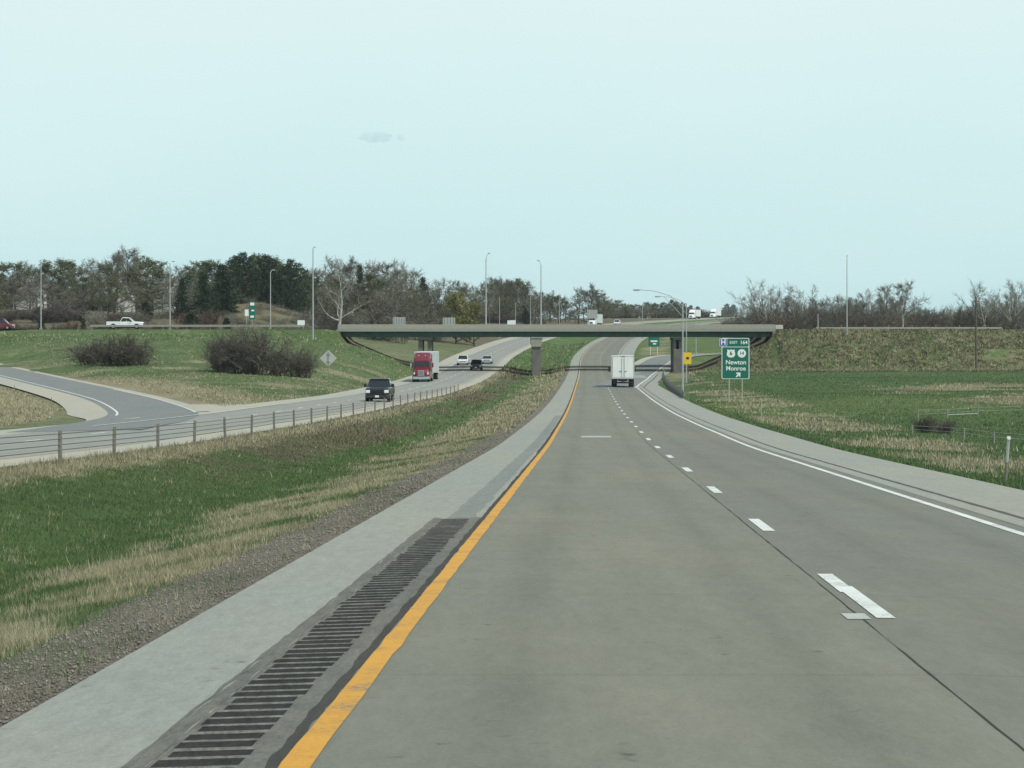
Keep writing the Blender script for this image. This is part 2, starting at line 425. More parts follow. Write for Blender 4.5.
# ------------------------------------------------------------------ object helpers
def tag(o, label=None, cat=None, group=None, kind=None):
    if label: o['label'] = label
    if cat: o['category'] = cat
    if group: o['group'] = group
    if kind: o['kind'] = kind
    return o
def link(o, parent=None):
    col.objects.link(o)
    if parent is not None: o.parent = parent
    return o
def empty(name, loc=(0, 0, 0), rz=0.0, **kw):
    o = bpy.data.objects.new(name, None); o.location = loc; o.rotation_euler = (0, 0, rz)
    o.empty_display_size = .3
    link(o); tag(o, **kw); return o
def mesh_np(name, V, Fc, mat=None, parent=None, uv=None, smooth=False):
    V = np.asarray(V, np.float32); Fc = np.asarray(Fc, np.int32)
    me = bpy.data.meshes.new(name)
    me.vertices.add(len(V)); me.vertices.foreach_set('co', V.ravel())
    k = Fc.shape[1]
    me.loops.add(Fc.size); me.loops.foreach_set('vertex_index', Fc.ravel())
    me.polygons.add(len(Fc)); me.polygons.foreach_set('loop_start', np.arange(0, Fc.size, k, dtype=np.int32))
    if uv is not None:
        l = me.uv_layers.new(name='UVMap'); l.data.foreach_set('uv', np.asarray(uv, np.float32)[Fc.ravel()].ravel())
    me.update(calc_edges=True); me.validate()
    if smooth: me.polygons.foreach_set('use_smooth', np.ones(len(Fc), bool))
    if mat: me.materials.append(mat)
    return link(bpy.data.objects.new(name, me), parent)

class PB:
    """collects simple solids into one mesh"""
    def __init__(s): s.bm = bmesh.new()
    def box(s, c, d, rz=0, rx=0, ry=0):
        m = Matrix.Translation(c) @ Matrix.Rotation(rz, 4, 'Z') @ Matrix.Rotation(ry, 4, 'Y') @ Matrix.Rotation(rx, 4, 'X') @ Matrix.Diagonal((*d, 1))
        bmesh.ops.create_cube(s.bm, size=1, matrix=m); return s
    def rod(s, a, b, r0, r1=None, n=8):
        a = Vector(a); b = Vector(b); r1 = r0 if r1 is None else r1
        d = (b - a); q = d.to_track_quat('Z', 'Y').to_matrix().to_4x4()
        m = Matrix.Translation((a + b) / 2) @ q
        bmesh.ops.create_cone(s.bm, cap_ends=True, segments=n, radius1=r0, radius2=r1, depth=d.length, matrix=m); return s
    def path(s, pts, r, n=6):
        for a, b in zip(pts[:-1], pts[1:]): s.rod(a, b, r, r, n)
        return s
    def poly(s, pts, vec):
        """closed polygon extruded by vec"""
        vec = Vector(vec)
        a = [s.bm.verts.new(p) for p in pts]; b = [s.bm.verts.new(Vector(p) + vec) for p in pts]
        n = len(pts)
        s.bm.faces.new(a[::-1]); s.bm.faces.new(b)
        for i in range(n): s.bm.faces.new((a[i], a[(i + 1) % n], b[(i + 1) % n], b[i]))
        return s
    def loft(s, rings):
        vs = [[s.bm.verts.new(p) for p in r] for r in rings]
        n = len(rings[0])
        for i in range(len(vs) - 1):
            for j in range(n): s.bm.faces.new((vs[i][j], vs[i][(j + 1) % n], vs[i + 1][(j + 1) % n], vs[i + 1][j]))
        s.bm.faces.new(vs[0][::-1]); s.bm.faces.new(vs[-1]); return s
    def out(s, name, mat, parent=None, bevel=0, loc=None, smooth=False):
        bmesh.ops.recalc_face_normals(s.bm, faces=s.bm.faces)
        me = bpy.data.meshes.new(name); s.bm.to_mesh(me); s.bm.free()
        if smooth: me.polygons.foreach_set('use_smooth', np.ones(len(me.polygons), bool))
        me.materials.append(mat)
        o = bpy.data.objects.new(name, me)
        if loc: o.location = loc
        link(o, parent)
        if bevel:
            b = o.modifiers.new('bevel', 'BEVEL'); b.width = bevel; b.segments = 2; b.limit_method = 'ANGLE'; b.angle_limit = R(35)
        return o
def copy_tree(o, parent=None):
    c = o.copy(); col.objects.link(c)
    if parent is not None: c.parent = parent
    for ch in list(o.children): copy_tree(ch, c)
    return c

# ------------------------------------------------------------------ TERRAIN
def axis_t():
    a = list(-np.geomspace(60, 4200, 34)[::-1]) + list(np.arange(-58.6, L_OS - .5, 1.3)) + [L_OS - .01, L_OS + .4, -24, L_W, L_DASH, L_Y, L_IS - .3, L_IS + .01]
    a += list(np.arange(L_IS + .5, T_LS - .3, .5)) + [T_LS - .01, T_LS + .3, 0, T_DASH, T_RE, T_RS - .3, T_RS + .01]
    a += list(np.arange(T_RS + .6, 62, 1.05)) + list(np.geomspace(63, 4200, 34))
    return np.array(sorted(a))
def axis_y():
    y = [-30.0]
    while y[-1] < 5900:
        v = y[-1]; s = max(.8, v * .012)
        if 95 < v < 330: s = min(s, 2.0)
        if 330 <= v < 530: s = 1.5
        if v > 1500: s = v * .03
        y.append(v + s)
    return np.array(y)
ta, ya = axis_t(), axis_y()
TT, YY = np.meshgrid(ta, ya)
XX = TT + XY(YY)
ZZ = ground(XX, YY)
V = np.stack([XX, YY, ZZ], -1).reshape(-1, 3)
ny, nx = XX.shape
i = np.arange(ny - 1)[:, None] * nx + np.arange(nx - 1)[None]
Fq = np.stack([i, i + 1, i + nx + 1, i + nx], -1).reshape(-1, 4)
terrain = mesh_np('ground', V, Fq, M['ground'], smooth=True); tag(terrain, kind='structure')
dz, bz, gv, fr = zones(XX.ravel(), YY.ravel())
ca = terrain.data.attributes.new('zone', 'FLOAT_COLOR', 'POINT')
ca.data.foreach_set('color', np.stack([dz, bz, gv, np.ones_like(dz)], -1).astype(np.float32).ravel())
fa = terrain.data.attributes.new('fresh', 'FLOAT', 'POINT'); fa.data.foreach_set('value', fr.astype(np.float32))

# ------------------------------------------------------------------ ROADS (ribbons in t, Y)
def ys(a, b, mn=.6):
    o = [a]
    while o[-1] < b: o.append(min(b, o[-1] + max(mn, o[-1] * .01 if o[-1] < 300 else 3)))
    return np.array(o)
def ribbon(name, t0, t1, y0, y1, zf, lift, mat, n=2, kind='structure', wav=0, parent=None):
    Y = ys(y0, y1, .12 if wav and y1 < 80 else .6); T = np.linspace(0, 1, n)
    q0, q1 = rng.random(2) * 50
    a = t0 + (wav * (fbm(Y * 2.3, Y * 0 + q0, 3) - .5) if wav else 0); b = t1 + (wav * (fbm(Y * 2.3, Y * 0 + q1, 4) - .5) if wav else 0)
    t = a + (b - a) * T[:, None] if wav else (t0 + (t1 - t0) * T)[:, None] + 0 * Y[None]
    Yg = np.broadcast_to(Y, t.shape)
    Vv = np.stack([t + XY(Yg), Yg, zf(t, Yg) + CZ + lift], -1)
    uv = np.stack([t, Yg], -1).reshape(-1, 2)
    m = len(Y)
    k = np.arange(n - 1)[:, None] * m + np.arange(m - 1)[None]
    Fc = np.stack([k, k + m, k + m + 1, k + 1], -1).reshape(-1, 4)
    o = mesh_np(name, Vv.reshape(-1, 3), Fc, mat, parent, uv)
    if kind: tag(o, kind=kind)
    return o
def lines_mesh(name, segs, zf, lift, mat):
    """list of (t0, t1, y0, y1) patches in one mesh"""
    Vs, Fs, n = [], [], 0
    for (a, b, y0, y1) in segs:
        Y = np.linspace(y0, y1, max(2, int((y1 - y0) / 4) + 1))
        for tt in (a, b):
            t = np.full_like(Y, tt); Vs.append(np.stack([t + XY(Y), Y, zf(t, Y) + CZ + lift], -1))
        m = len(Y); k = np.arange(m - 1)
        Fs.append(np.stack([n + k, n + m + k, n + m + k + 1, n + k + 1], -1)); n += 2 * m
    o = mesh_np(name, np.concatenate(Vs), np.concatenate(Fs), mat); tag(o, kind='structure'); return o

YE = 1700
ribbon('road', -.12, 3.358, -25, YE, z_road_r, .0, M['conc_r'], 3)
ribbon('road', 3.358, T_DASH, -25, YE, z_road_r, .0, M['conc_r2'], 2)
ribbon('road', T_DASH, T_RE + .35, -25, YE, z_road_r, .0, M['conc_r2'], 3)
RA, RB = -.715, -.265      # the strip that carries the milled grooves
ribbon('road_shoulder', T_LS, RA, -25, YE, z_road_r, .0, M['shoulder'], 3)
ribbon('road_shoulder', RA, RB, 34.8, YE, z_road_r, .0, M['shoulder'], 2)
ribbon('road_shoulder', RA, RB, -25, 4.9, z_road_r, .0, M['shoulder'], 2)
ribbon('road_shoulder', RB, -.12, -25, YE, z_road_r, .0, M['shoulder'], 2)
ribbon('road_shoulder', T_RE + .35, T_RS, -25, YE, z_road_r, .0, M['shoulder'], 2)
ribbon('yellow_edge_line', -.095, .045, -25, 330, z_road_r, .006, M['paint_y'], 2, wav=.03)
ribbon('yellow_edge_line', -.075, .075, 330, YE, z_road_r, .006, M['paint_yf'])
ribbon('white_edge_line', T_RE - .075, T_RE + .075, -25, 285, z_road_r, .006, M['paint_w'], 2)
ribbon('white_edge_line', T_RE - .07, T_RE + .07, 440, YE, z_road_r, .006, M['paint_wf'])
# dirt and old seal between the yellow line and the shoulder
ribbon('sealed_strip', -.165, -.10, -25, 75, z_road_r, .004, M['joint'], 2, wav=.05)
ribbon('sealed_strip', -.21, -.10, 75, 600, z_road_r, .004, M['joint'], 2, wav=.05)
ribbon('sealed_strip', -.80, RA, -25, 34.9, z_road_r, .003, M['seal'], 2, wav=.05)
ribbon('sealed_strip', RB, -.15, -25, 34.9, z_road_r, .003, M['seal'], 2, wav=.0)
ribbon('sealed_strip', -.825, -.80, -25, 35, z_road_r, .0035, M['seal'], 2, wav=.05)
ribbon('sealed_strip', -.62, -.26, 34.8, 150, z_road_r, .003, pave_mat('patched_strip', (.175, .185, .17), None, .3, .1), 2, wav=.12)
ribbon('sealed_strip', T_RE + .76, T_RE + .87, -25, 330, z_road_r, .004, M['groove_soft'], 2, wav=.05)
ribbon('joint_line', 3.352, 3.364, -25, 110, z_road_r, .004, M['joint'], 2, wav=.03)
ribbon('joint_line', T_RE + .34, T_RE + .355, -25, 90, z_road_r, .004, M['seal'], 2)
dash = []
y0 = 31.25
dash += [(T_DASH - .07, T_DASH + .075, 19.1, 22.3), (T_DASH - .095, T_DASH + .05, 21.6, 23.8)]
for k in range(0, 21):
    a = y0 + 12.19 * k + .1; dash.append((T_DASH - .075, T_DASH + .075, a, a + 3.05))
lines_mesh('lane_dashes', dash, z_road_r, .006, M['paint_w'])
lines_mesh('lane_dashes', [(T_DASH - .07, T_DASH + .07, 290 + 12.19 * k, 293 + 12.19 * k) for k in range(90)], z_road_r, .006, M['paint_wf'])
lines_mesh('paint_remnant', [(T_DASH - .30, T_DASH - .12, 19.0, 19.5), (1.05, 2.2, 96.6, 99.0)], z_road_r, .005, M['paint_wf'])
# rumble strip of milled grooves in the left shoulder
def rumble():
    rows = []                                  # (Y, depth inside, inner t0, inner t1)
    a, b = -.685, -.295
    rows.append((4.9, 0, a, b))
    k = 0; c = 5.05
    while c < 34.6:
        h = .110 + rng.normal(0, .008); a = -.682 + rng.normal(0, .012); b = -.298 + rng.normal(0, .012); w = rng.normal(0, .008)
        for dy, dp in ((-h, 0), (-h * .72, .009), (-h * .2, .014), (h * .35, .013), (h * .8, .006), (h, 0)):
            rows.append((c + dy + w, dp, a, b))
        c += .30
    rows.append((34.8, 0, -.685, -.295))
    Vs, Fs, mi = [], [], []
    for (Y, dp, a, b) in rows:
        for tt, d in ((RA, 0), (a, 0), (a + .012, dp), (b - .012, dp), (b, 0), (RB, 0)):
            Vs.append((tt + XY(Y), Y, float(z_road_r(tt, Y)) + CZ - d))
    for r in range(len(rows) - 1):
        g = rows[r][1] > 0 or rows[r + 1][1] > 0
        for q in range(5):
            i = r * 6 + q; Fs.append((i, i + 1, i + 7, i + 6)); mi.append(1 if (g and 0 < q < 4) else (2 if 0 < q < 4 else 0))
    o = mesh_np('rumble_strip', np.array(Vs), np.array(Fs), M['seal']); o.data.materials.append(M['groove']); o.data.materials.append(M['ridge'])
    o.data.polygons.foreach_set('material_index', np.array(mi, np.int32)); tag(o, kind='structure')
rumble()

# opposite carriageway
ribbon('opposite_road', L_W - .25, L_Y + .25, 20, YE, z_road_l, .0, M['conc_l'], 3)
ribbon('opposite_shoulder', L_Y + .25, L_IS, 20, YE, z_road_l, .0, M['shoulder_l'], 2)
ribbon('opposite_shoulder', L_OS, L_W - .25, 20, YE, z_road_l, .0, M['shoulder_l'], 2)
ribbon('opposite_white_line', L_W - .075, L_W + .075, 20, 92, z_road_l, .02, M['paint_w'])
ribbon('opposite_white_line', L_W - .08, L_W + .08, 122, 200, z_road_l, .04, M['paint_w'])
ribbon('opposite_white_line', L_W - .075, L_W + .075, 200, YE, z_road_l, .012, M['paint_w'])
ribbon('opposite_yellow_line', L_Y - .07, L_Y + .07, 20, YE, z_road_l, .006, M['paint_yf'])
lines_mesh('opposite_lane_dashes', [(L_DASH - .075, L_DASH + .075, 66 + 12.19 * k, 69.05 + 12.19 * k) for k in range(100)], z_road_l, .006, M['paint_w'])

def path_ribbon(name, L, o0, o1, lift, mat, i0=0, i1=None):
    P = L[i0:i1]
    cs = -.03 * sstep(430, 395, P[:, 1]) if L is RAMP_R else .02 * sstep(205, 175, P[:, 1])
    o0 = np.array([o0(y) for y in P[:, 1]]) if callable(o0) else np.full(len(P), o0); o1 = np.full(len(P), o1)
    d = np.gradient(P[:, :2], axis=0); d /= np.linalg.norm(d, axis=1)[:, None]
    nrm = np.stack([d[:, 1], -d[:, 0]], -1)
    A = np.column_stack([P[:, :2] + nrm * o0[:, None], P[:, 2] + CZ + lift + cs * o0]); B = np.column_stack([P[:, :2] + nrm * o1[:, None], P[:, 2] + CZ + lift + cs * o1])
    m = len(P); q = np.concatenate([[0], np.cumsum(np.linalg.norm(np.diff(P[:, :2], axis=0), axis=1))])
    uv = np.concatenate([np.stack([o0, q], -1), np.stack([o1, q], -1)])
    k = np.arange(m - 1)
    o = mesh_np(name, np.concatenate([A, B]), np.stack([k, k + m, k + m + 1, k + 1], -1), mat, None, uv); tag(o, kind='structure'); return o
def idx(L, y): return int(np.argmin(np.abs(L[:, 1] - y)))
# exit ramp on our side
path_ribbon('exit_ramp', RAMP_R, -HW_R, HW_R, .009, M['asphalt'])
path_ribbon('exit_ramp_shoulder', RAMP_R, HW_R, HW_R + 2.2, .006, M['shoulder'])
path_ribbon('exit_ramp_shoulder', RAMP_R, -HW_R - 1.3, -HW_R, .005, M['shoulder_l'], idx(RAMP_R, 425))
path_ribbon('exit_ramp_line', RAMP_R, HW_R - .15, HW_R + .02, .014, M['paint_w'])
path_ribbon('exit_ramp_line', RAMP_R, HW_R + .75, HW_R + .9, .011, M['joint'], 0, idx(RAMP_R, 400))
path_ribbon('exit_ramp_line', RAMP_R, -HW_R, -HW_R + .15, .014, M['paint_wf'], idx(RAMP_R, 425))
# entrance ramp on the far left
path_ribbon('entrance_ramp', RAMP_L, -HW_L, HW_L, .010, M['asphalt'])
path_ribbon('entrance_ramp_shoulder', RAMP_L, HW_L, HW_L + .9, .0065, M['shoulder_l'], idx(RAMP_L, 168))
path_ribbon('entrance_ramp_shoulder', RAMP_L, lambda y: -HW_L - 2.7 * float(sstep(138, 172, y)), -HW_L, .0065, M['shoulder_l'], idx(RAMP_L, 138))
path_ribbon('entrance_ramp_line', RAMP_L, -HW_L + .55, -HW_L + .70, .016, M['paint_w'], idx(RAMP_L, 160))
path_ribbon('entrance_ramp_line', RAMP_L, HW_L - .2, HW_L - .05, .016, M['paint_w'], idx(RAMP_L, 166), idx(RAMP_L, 235))
# paved gore between entrance ramp and carriageway
def gore():
    Vs, uv = [], []
    D = RAMP_L
    for y in np.arange(152, 200, 2.0):
        k = idx(D, y); dd = D[k + 1, :2] - D[k - 1, :2]; dd /= np.linalg.norm(dd)
        p = D[k, :2] + np.array([dd[1], -dd[0]]) * (HW_L - .3)
        q = np.array([XY(p[1]) + L_OS + .3, p[1]])
        zq = float(z_road_l(L_OS, q[1])) + CZ + .003; zp = D[k, 2] + CZ + .002 + float(.02 * sstep(205, 175, D[k, 1])) * HW_L
        f = max(0, (y - 189) / 10.0)
        p = p + (q - p) * f; zp = zp + (zq - zp) * f
        if p[0] > q[0] - .05:
            if y < 185: continue
            p[0] = q[0] - .05
        Vs.append((p[0], p[1], zp)); Vs.append((q[0], q[1], zq)); uv += [(0, y), (1, y)]
    k = np.arange(len(Vs) // 2 - 1) * 2
    o = mesh_np('gore_paving', np.array(Vs), np.stack([k, k + 1, k + 3, k + 2], -1), M['shoulder_l'], None, uv); tag(o, kind='structure')
gore()

# cross road on the embankments
def flat_strip(name, x0, x1, y0, y1, z, mat):
    n = max(2, int((x1 - x0) / 6)); X = np.linspace(x0, x1, n)
    Vs = np.concatenate([np.stack([X, np.full(n, y0), np.full(n, z)], -1), np.stack([X, np.full(n, y1), np.full(n, z)], -1)])
    uv = np.stack([Vs[:, 1] - y0, Vs[:, 0]], -1); k = np.arange(n - 1)
    o = mesh_np(name, Vs, np.stack([k, k + 1, k + n + 1, k + n], -1), mat, None, uv); tag(o, kind='structure')
for (a, b) in ((-420, XA0 - .4), (XA1 + .4, 420)):
    for yy in (YA, YB): flat_strip('cross_road', a, b, yy - .6, yy + DW + .6, ZT + CZ, M['asphalt'])
    for yy in (YA, YB): flat_strip('cross_road_line', a, b, yy + .1, yy + .25, ZT + CZ + .006, M['paint_w'])

# ------------------------------------------------------------------ OVERPASS
def overpass(Y0, label):
    root = empty('overpass_bridge', ((XA0 + XA1) / 2, Y0, gz(5, Y0)), label=label, cat='bridge')
    inv = Matrix.Translation(-root.location)
    def out(pb, name, mat, bev=0):
        bmesh.ops.transform(pb.bm, matrix=inv, verts=pb.bm.verts)
        return pb.out(name, mat, root, bev)
    zd = ZT + CZ                                   # deck level
    top, bot = CZ + 2.52, CZ + .50
    out(PB().box(((XA0 + XA1) / 2, Y0 + DW / 2, zd - .16), (XA1 - XA0, DW - .02, .30)), 'deck', M['concrete'])
    for s, y in ((-1, Y0 + .15), (1, Y0 + DW - .15)):
        b = PB()
        yy = y - s * 0
        prof = [(-.17, -.36), (.17, -.36), (.17, 0), (.10, .25), (.07, top - zd), (-.09, top - zd), (-.17, .1)]
        prof = [(XA0 - .2, Y0 + (DW / 2) + s * (DW / 2 - .17) - s * p[0], zd + p[1]) for p in prof]
        b.poly(prof, (XA1 - XA0 + .4, 0, 0))
        bo = out(b, 'barrier', M['concrete'], .02)
        # ledge line under the barrier
        out(PB().box(((XA0 + XA1) / 2, Y0 + (DW / 2) + s * (DW / 2 + .015), zd - .33), (XA1 - XA0, .09, .10)), 'deck_edge', M['concrete'])
    for k in range(5):
        y = Y0 + .85 + k * (DW - 1.7) / 4
        b = PB()
        b.box(((XA0 + XA1) / 2, y, (zd - .315 + bot) / 2), (XA1 - XA0 - 1.2, .03, zd - .315 - bot - .04))
        b.box(((XA0 + XA1) / 2, y, bot + .02), (XA1 - XA0 - 1.2, .42, .05))
        if k == 0:
            for q in range(30): b.box((XA0 + 2.2 + q * 2.35, y - .08, (zd - .33 + bot) / 2), (.03, .16, zd - .34 - bot - .06))
        out(b, 'girder', M['girder'])
    for x in (XA0 - .25, XA1 + .25):
        b = PB().box((x, Y0 + DW / 2, (zd - .33 + bot - 1.6) / 2), (1.1, DW - .6, zd - .33 - bot + 1.6))
        out(b, 'abutment', M['concrete'], .03)
        s = -1 if x < 0 else 1
        w = PB().poly([(x - .4 * s, Y0 + .02, zd - .02), (x + 1.6 * s, Y0 + .02, zd - .02), (x + 1.6 * s, Y0 + .02, zd - .8), (x - .4 * s, Y0 + .02, zd - 2.4)], (0, .35, 0))
        out(w, 'wing_wall', M['concrete'])
        if s > 0:
            w = PB().box((x + .6 * s, Y0 + .17, zd + .34), (1.2, .36, .70)); out(w, 'end_block', M['white_conc'], .03)
    # middle wall pier with a lighter cap
    xm = (536.5 - 512) * Y0 / F; g = gz(xm, Y0 + 2)
    b = PB().box((xm, Y0 + DW / 2, (g - .3 + bot - 1.6) / 2), (1.45, DW - 1.4, bot - 1.6 - g + .3)); out(b, 'pier', M['concrete_shaded'], .05)
    b = PB().poly([(xm - .72, Y0 + .5, bot - 1.62), (xm + .72, Y0 + .5, bot - 1.62), (xm + .95, Y0 + .5, bot - .9), (xm + .95, Y0 + .5, bot - .12), (xm - .95, Y0 + .5, bot - .12), (xm - .95, Y0 + .5, bot - .9)], (0, DW - 1.0, 0))
    out(b, 'pier_cap', M['concrete'], .03)
    # side piers: pairs of columns on a low wall
    for px, wall in ((425.0, 0), (678.0, 1.0)):
        x = (px - 512) * Y0 / F; g = gz(x, Y0 + 2)
        for s in (-.72, .72):
            b = PB().box((x + s * (.62 if wall else 1.05), Y0 + DW / 2, (g - .4 + bot - .5) / 2), (.5 if wall else .7, DW - 2.2, bot - .5 - g + .4)); out(b, 'pier_column', M['concrete_shaded'], .04)
        b = PB().box((x, Y0 + DW / 2, bot - .28), (1.6 if wall else 2.4, DW - 1.2, .42)); out(b, 'pier_cap', M['concrete_shaded'], .03)
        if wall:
            b = PB().box((x + .0, Y0 + DW / 2, (g - .4 + bot - 2.0) / 2), (1.3, DW - 2.0, bot - 2.0 - g + .4)); out(b, 'pier_wall', M['concrete_shaded'], .03)
    return root
overpass(YA, 'near deck of the road overpass with pale barrier and dark green girder across both carriageways')
overpass(YB, 'far twin deck of the road overpass hidden behind the near deck')

# ------------------------------------------------------------------ POLES
def light_pole(px, ybase, ytop, Y, label, group, arm=None, mat='galv', r=.11, z0=None):
    b0 = at(px, ybase, Y); X = b0.x; z0 = gz(X, Y) if z0 is None else z0
    H = at(px, ytop, Y).z - z0
    root = empty('light_pole', (X, Y, z0), label=label, cat='light pole', group=group)
    PB().rod((0, 0, -.2), (0, 0, H), r, r * .55, 10).out('pole', M[mat], root)
    PB().box((0, 0, .12), (.42, .42, .26)).out('base', M['concrete'], root, .02)
    if arm:
        ax, ay, rise = arm
        pts = [(0, 0, H - .25), (ax * .3, ay * .3, H + rise * .55), (ax * .65, ay * .65, H + rise * .9), (ax, ay, H + rise)]
        PB().path(pts, .032).out('arm', M[mat], root)
        if abs(ax) > 2: PB().path([(0, 0, H - 1.3), (ax * .45, ay * .45, H + rise * .52)], .024).out('brace', M[mat], root)
        d = Vector((ax, ay, 0)).normalized(); e = Vector(pts[-1])
        a = math.atan2(d.y, d.x)
        h = PB().box(e + d * .3, (.7, .26, .13), rz=a); ho = h.out('lamp_head', M[mat], root, .03)
        PB().box(e + d * .32 + Vector((0, 0, -.08)), (.45, .2, .05), rz=a).out('lens', M['lens'], ho)
    return root
def yl(px, ytop, ybase, Y, what, arm=(0, 1.6, .35), g='street lights along the cross road', mat='galv', r=.11, z0=None):
    return light_pole(px, ybase, ytop, Y, what, g, arm, mat, r, z0)
yl(41, 264, 328, 409.8, 'slim grey light pole on the cross road, leftmost in the photo', (.3, 1.2, .3))
yl(170, 263, 329, 409.8, 'grey light pole on the cross road just right of the white pickup', (.3, 1.2, .3))
yl(270.5, 272, 327, 424, 'grey light pole on the cross road beside the small green sign', (.3, 1.5, .4))
yl(313, 248, 333, 403, 'tallest grey pole, by the left end of the overpass beside the pale tree', (0.1, 1.2, .2), r=.14)
yl(486, 259, 328, 420.0, 'tall light pole with bent tip over the left part of the bridge deck', (.45, -1.6, .9), r=.13, z0=ZT + CZ - .1)
yl(541, 265, 328, 420.0, 'tall light pole with bent tip over the bridge deck above the middle pier', (-.4, -1.6, .7), r=.13, z0=ZT + CZ - .1)
yl(847, 258, 331, 406, 'tall grey light pole on the right embankment in front of the bare trees', (.2, 1.4, .4), r=.105)
yl(903, 314, 330, 445, 'short pale pole beyond the right embankment under the round bare tree', None)
yl(818, 314, 330, 440, 'short grey post behind the right embankment near the bridge end', None)
for px, yt, Y, w in ((499.5, 297, 620, 'first thin pole seen beyond the bridge deck, left of the others'), (515.5, 303, 660, 'short thin pole beyond the bridge behind the small white sign back'), (530.5, 296, 640, 'thin pole beyond the bridge just left of the tall bent pole'), (559.5, 295, 640, 'thin pole beyond the bridge just right of the tall bent pole'), (587.5, 296, 700, 'thin pole beyond the bridge beside the grey sign panel'), (642.5, 304, 640, 'thin pole beyond the bridge left of the arm light poles')):
    yl(px, yt, 325, Y, w, None, 'thin poles beyond the bridge', r=.10)
pA = light_pole(682.8, 393, 303, 240, 'nearest light pole with long mast arm reaching left over our road', 'mast arm lights by the exit ramp', (-4.05, 0, 1.25), r=.10)
pB = light_pole(686.4, 381, 303, 308, 'light pole with mast arm close behind the nearest one at the exit ramp', 'mast arm lights by the exit ramp', (-3.2, 0, .8), r=.085)
yl(696, 322, 361, 470, 'pale slim pole beyond the bridge between ramp and right abutment', None, 'mast arm lights by the exit ramp', r=.10)
# timber utility pole
def utility():
    p = at(976, 367, 386); z0 = gz(p.x, p.y); H = at(976, 297, 386).z - z0
    root = empty('utility_pole', (p.x, p.y, z0), label='dark timber utility pole standing on the right embankment', cat='utility pole')
    PB().rod((0, 0, -.3), (0, 0, H), .17, .12, 10).out('pole', M['wood'], root)
    PB().box((0, .16, H - .7), (.9, .1, .12)).out('crossarm', M['wood'], root)
    PB().rod((.22, 0, H - 1.5), (.22, 0, H - .85), .16, .16, 10).out('transformer', M['galv_dark'], root)
utility()

# ------------------------------------------------------------------ CABLE BARRIER in the median
def cable_barrier():
    t = -12.6
    Yp = [66.9 - 7.62 * 1 + 7.62 * k for k in range(29)]
    root = empty('cable_barrier', (XY(Yp[0]) + t, Yp[0], gz(XY(Yp[0]) + t, Yp[0])), label='cable barrier of slim steel posts along the opposite carriageway median edge', cat='barrier')
    o = root.location
    tops = []
    proto = None
    for k, Y in enumerate(Yp):
        X = XY(Y) + t; z = gz(X, Y)
        p = (X - o.x, Y - o.y, z - o.z)
        tops.append(p)
        if proto is None:
            proto = PB().box((0, 0, .38), (.088, .11, 1.10)).out('post', M['post'], root); proto.location = p
        else:
            q = proto.copy(); col.objects.link(q); q.parent = root; q.location = p
        c = proto if k == 0 else q
        c.rotation_euler = (rng.normal(0, .02), rng.normal(0, .02), 0)
    for h in (.84, .70, .55, .41):
        PB().path([(p[0], p[1] - .06, p[2] + h - (.3 if k in (len(tops) - 1,) else 0)) for k, p in enumerate(tops)], .012, 5).out('cable', M['cable'], root)
cable_barrier()

# ------------------------------------------------------------------ W-BEAM GUARDRAILS
def guardrail(pts, label, mat='galv', h=.72, sp=3.81, blocked=True):
    P = densify(pts, 1.0)
    root = empty('guardrail', (P[0, 0], P[0, 1], P[0, 2]), label=label, cat='guardrail')
    o = np.array(root.location)
    d = np.gradient(P[:, :2], axis=0); d /= np.linalg.norm(d, axis=1)[:, None]
    nrm = np.stack([d[:, 1], -d[:, 0]], -1)
    prof = [(0, .155), (.045, .115), (.045, .065), (0, .02), (0, -.02), (.045, -.065), (.045, -.115), (0, -.155)]
    V_ = []
    for s, zz in prof + [(p[0] + .012, p[1]) for p in prof[::-1]]:
        V_.append(np.column_stack([P[:, :2] + nrm * s, P[:, 2] + h - .16 + zz]) - o)
    V_ = np.array(V_); n = len(V_); m = len(P)
    Fc = [(a * m + k, ((a + 1) % n) * m + k, ((a + 1) % n) * m + k + 1, a * m + k + 1) for a in range(n) for k in range(m - 1)]
    mesh_np('rail', V_.reshape(-1, 3), np.array(Fc), M[mat], root)
    L = np.concatenate([[0], np.cumsum(np.linalg.norm(np.diff(P[:, :2], axis=0), axis=1))])
    proto = None
    for s in np.arange(.3, L[-1], sp):
        x, y, z = (np.interp(s, L, P[:, k]) for k in range(3))
        k = int(np.searchsorted(L, s)); k = min(k, m - 1); nn = nrm[k]
        a = math.atan2(nn[1], nn[0])
        loc = (x - o[0] - nn[0] * .11, y - o[1] - nn[1] * .11, z - o[2])
        if proto is None: proto = q = PB().box((0, 0, .2), (.16, .12, 1.1)).out('post', M['galv_dark' if mat == 'galv_mid' else 'wood2'], root)
        else: q = proto.copy(); col.objects.link(q); q.parent = root
        q.location = loc; q.rotation_euler = (0, 0, a)
    return root
zt = ZT + CZ
guardrail([(x, 409.6, zt - .02) for x in (-68, -55, -42, -33.5)], 'pale guardrail on the cross road running up to the left bridge end', mat='galv_pale', h=.70)
guardrail([(x, 409.5, zt - .1) for x in (49, 60, 70, 79)], 'pale guardrail on the cross road right of the bridge, half hidden in grass', mat='galv_pale', h=.42)
gr = []
for px, py in ((683.5, 395.5), (677, 389), (669, 382), (664.5, 375), (664, 370)):
    # along the exit ramp's shoulder, curving up to the right pier
    Y = {395.5: 228, 389: 254, 382: 292, 375: 352, 370: 405}[py]
    X = (px - 512) * Y / F; gr.append((X, Y, gz(X, Y)))
guardrail(gr, 'dark weathered guardrail along the exit ramp leading to the right bridge pier', mat='galv_mid', h=.62)

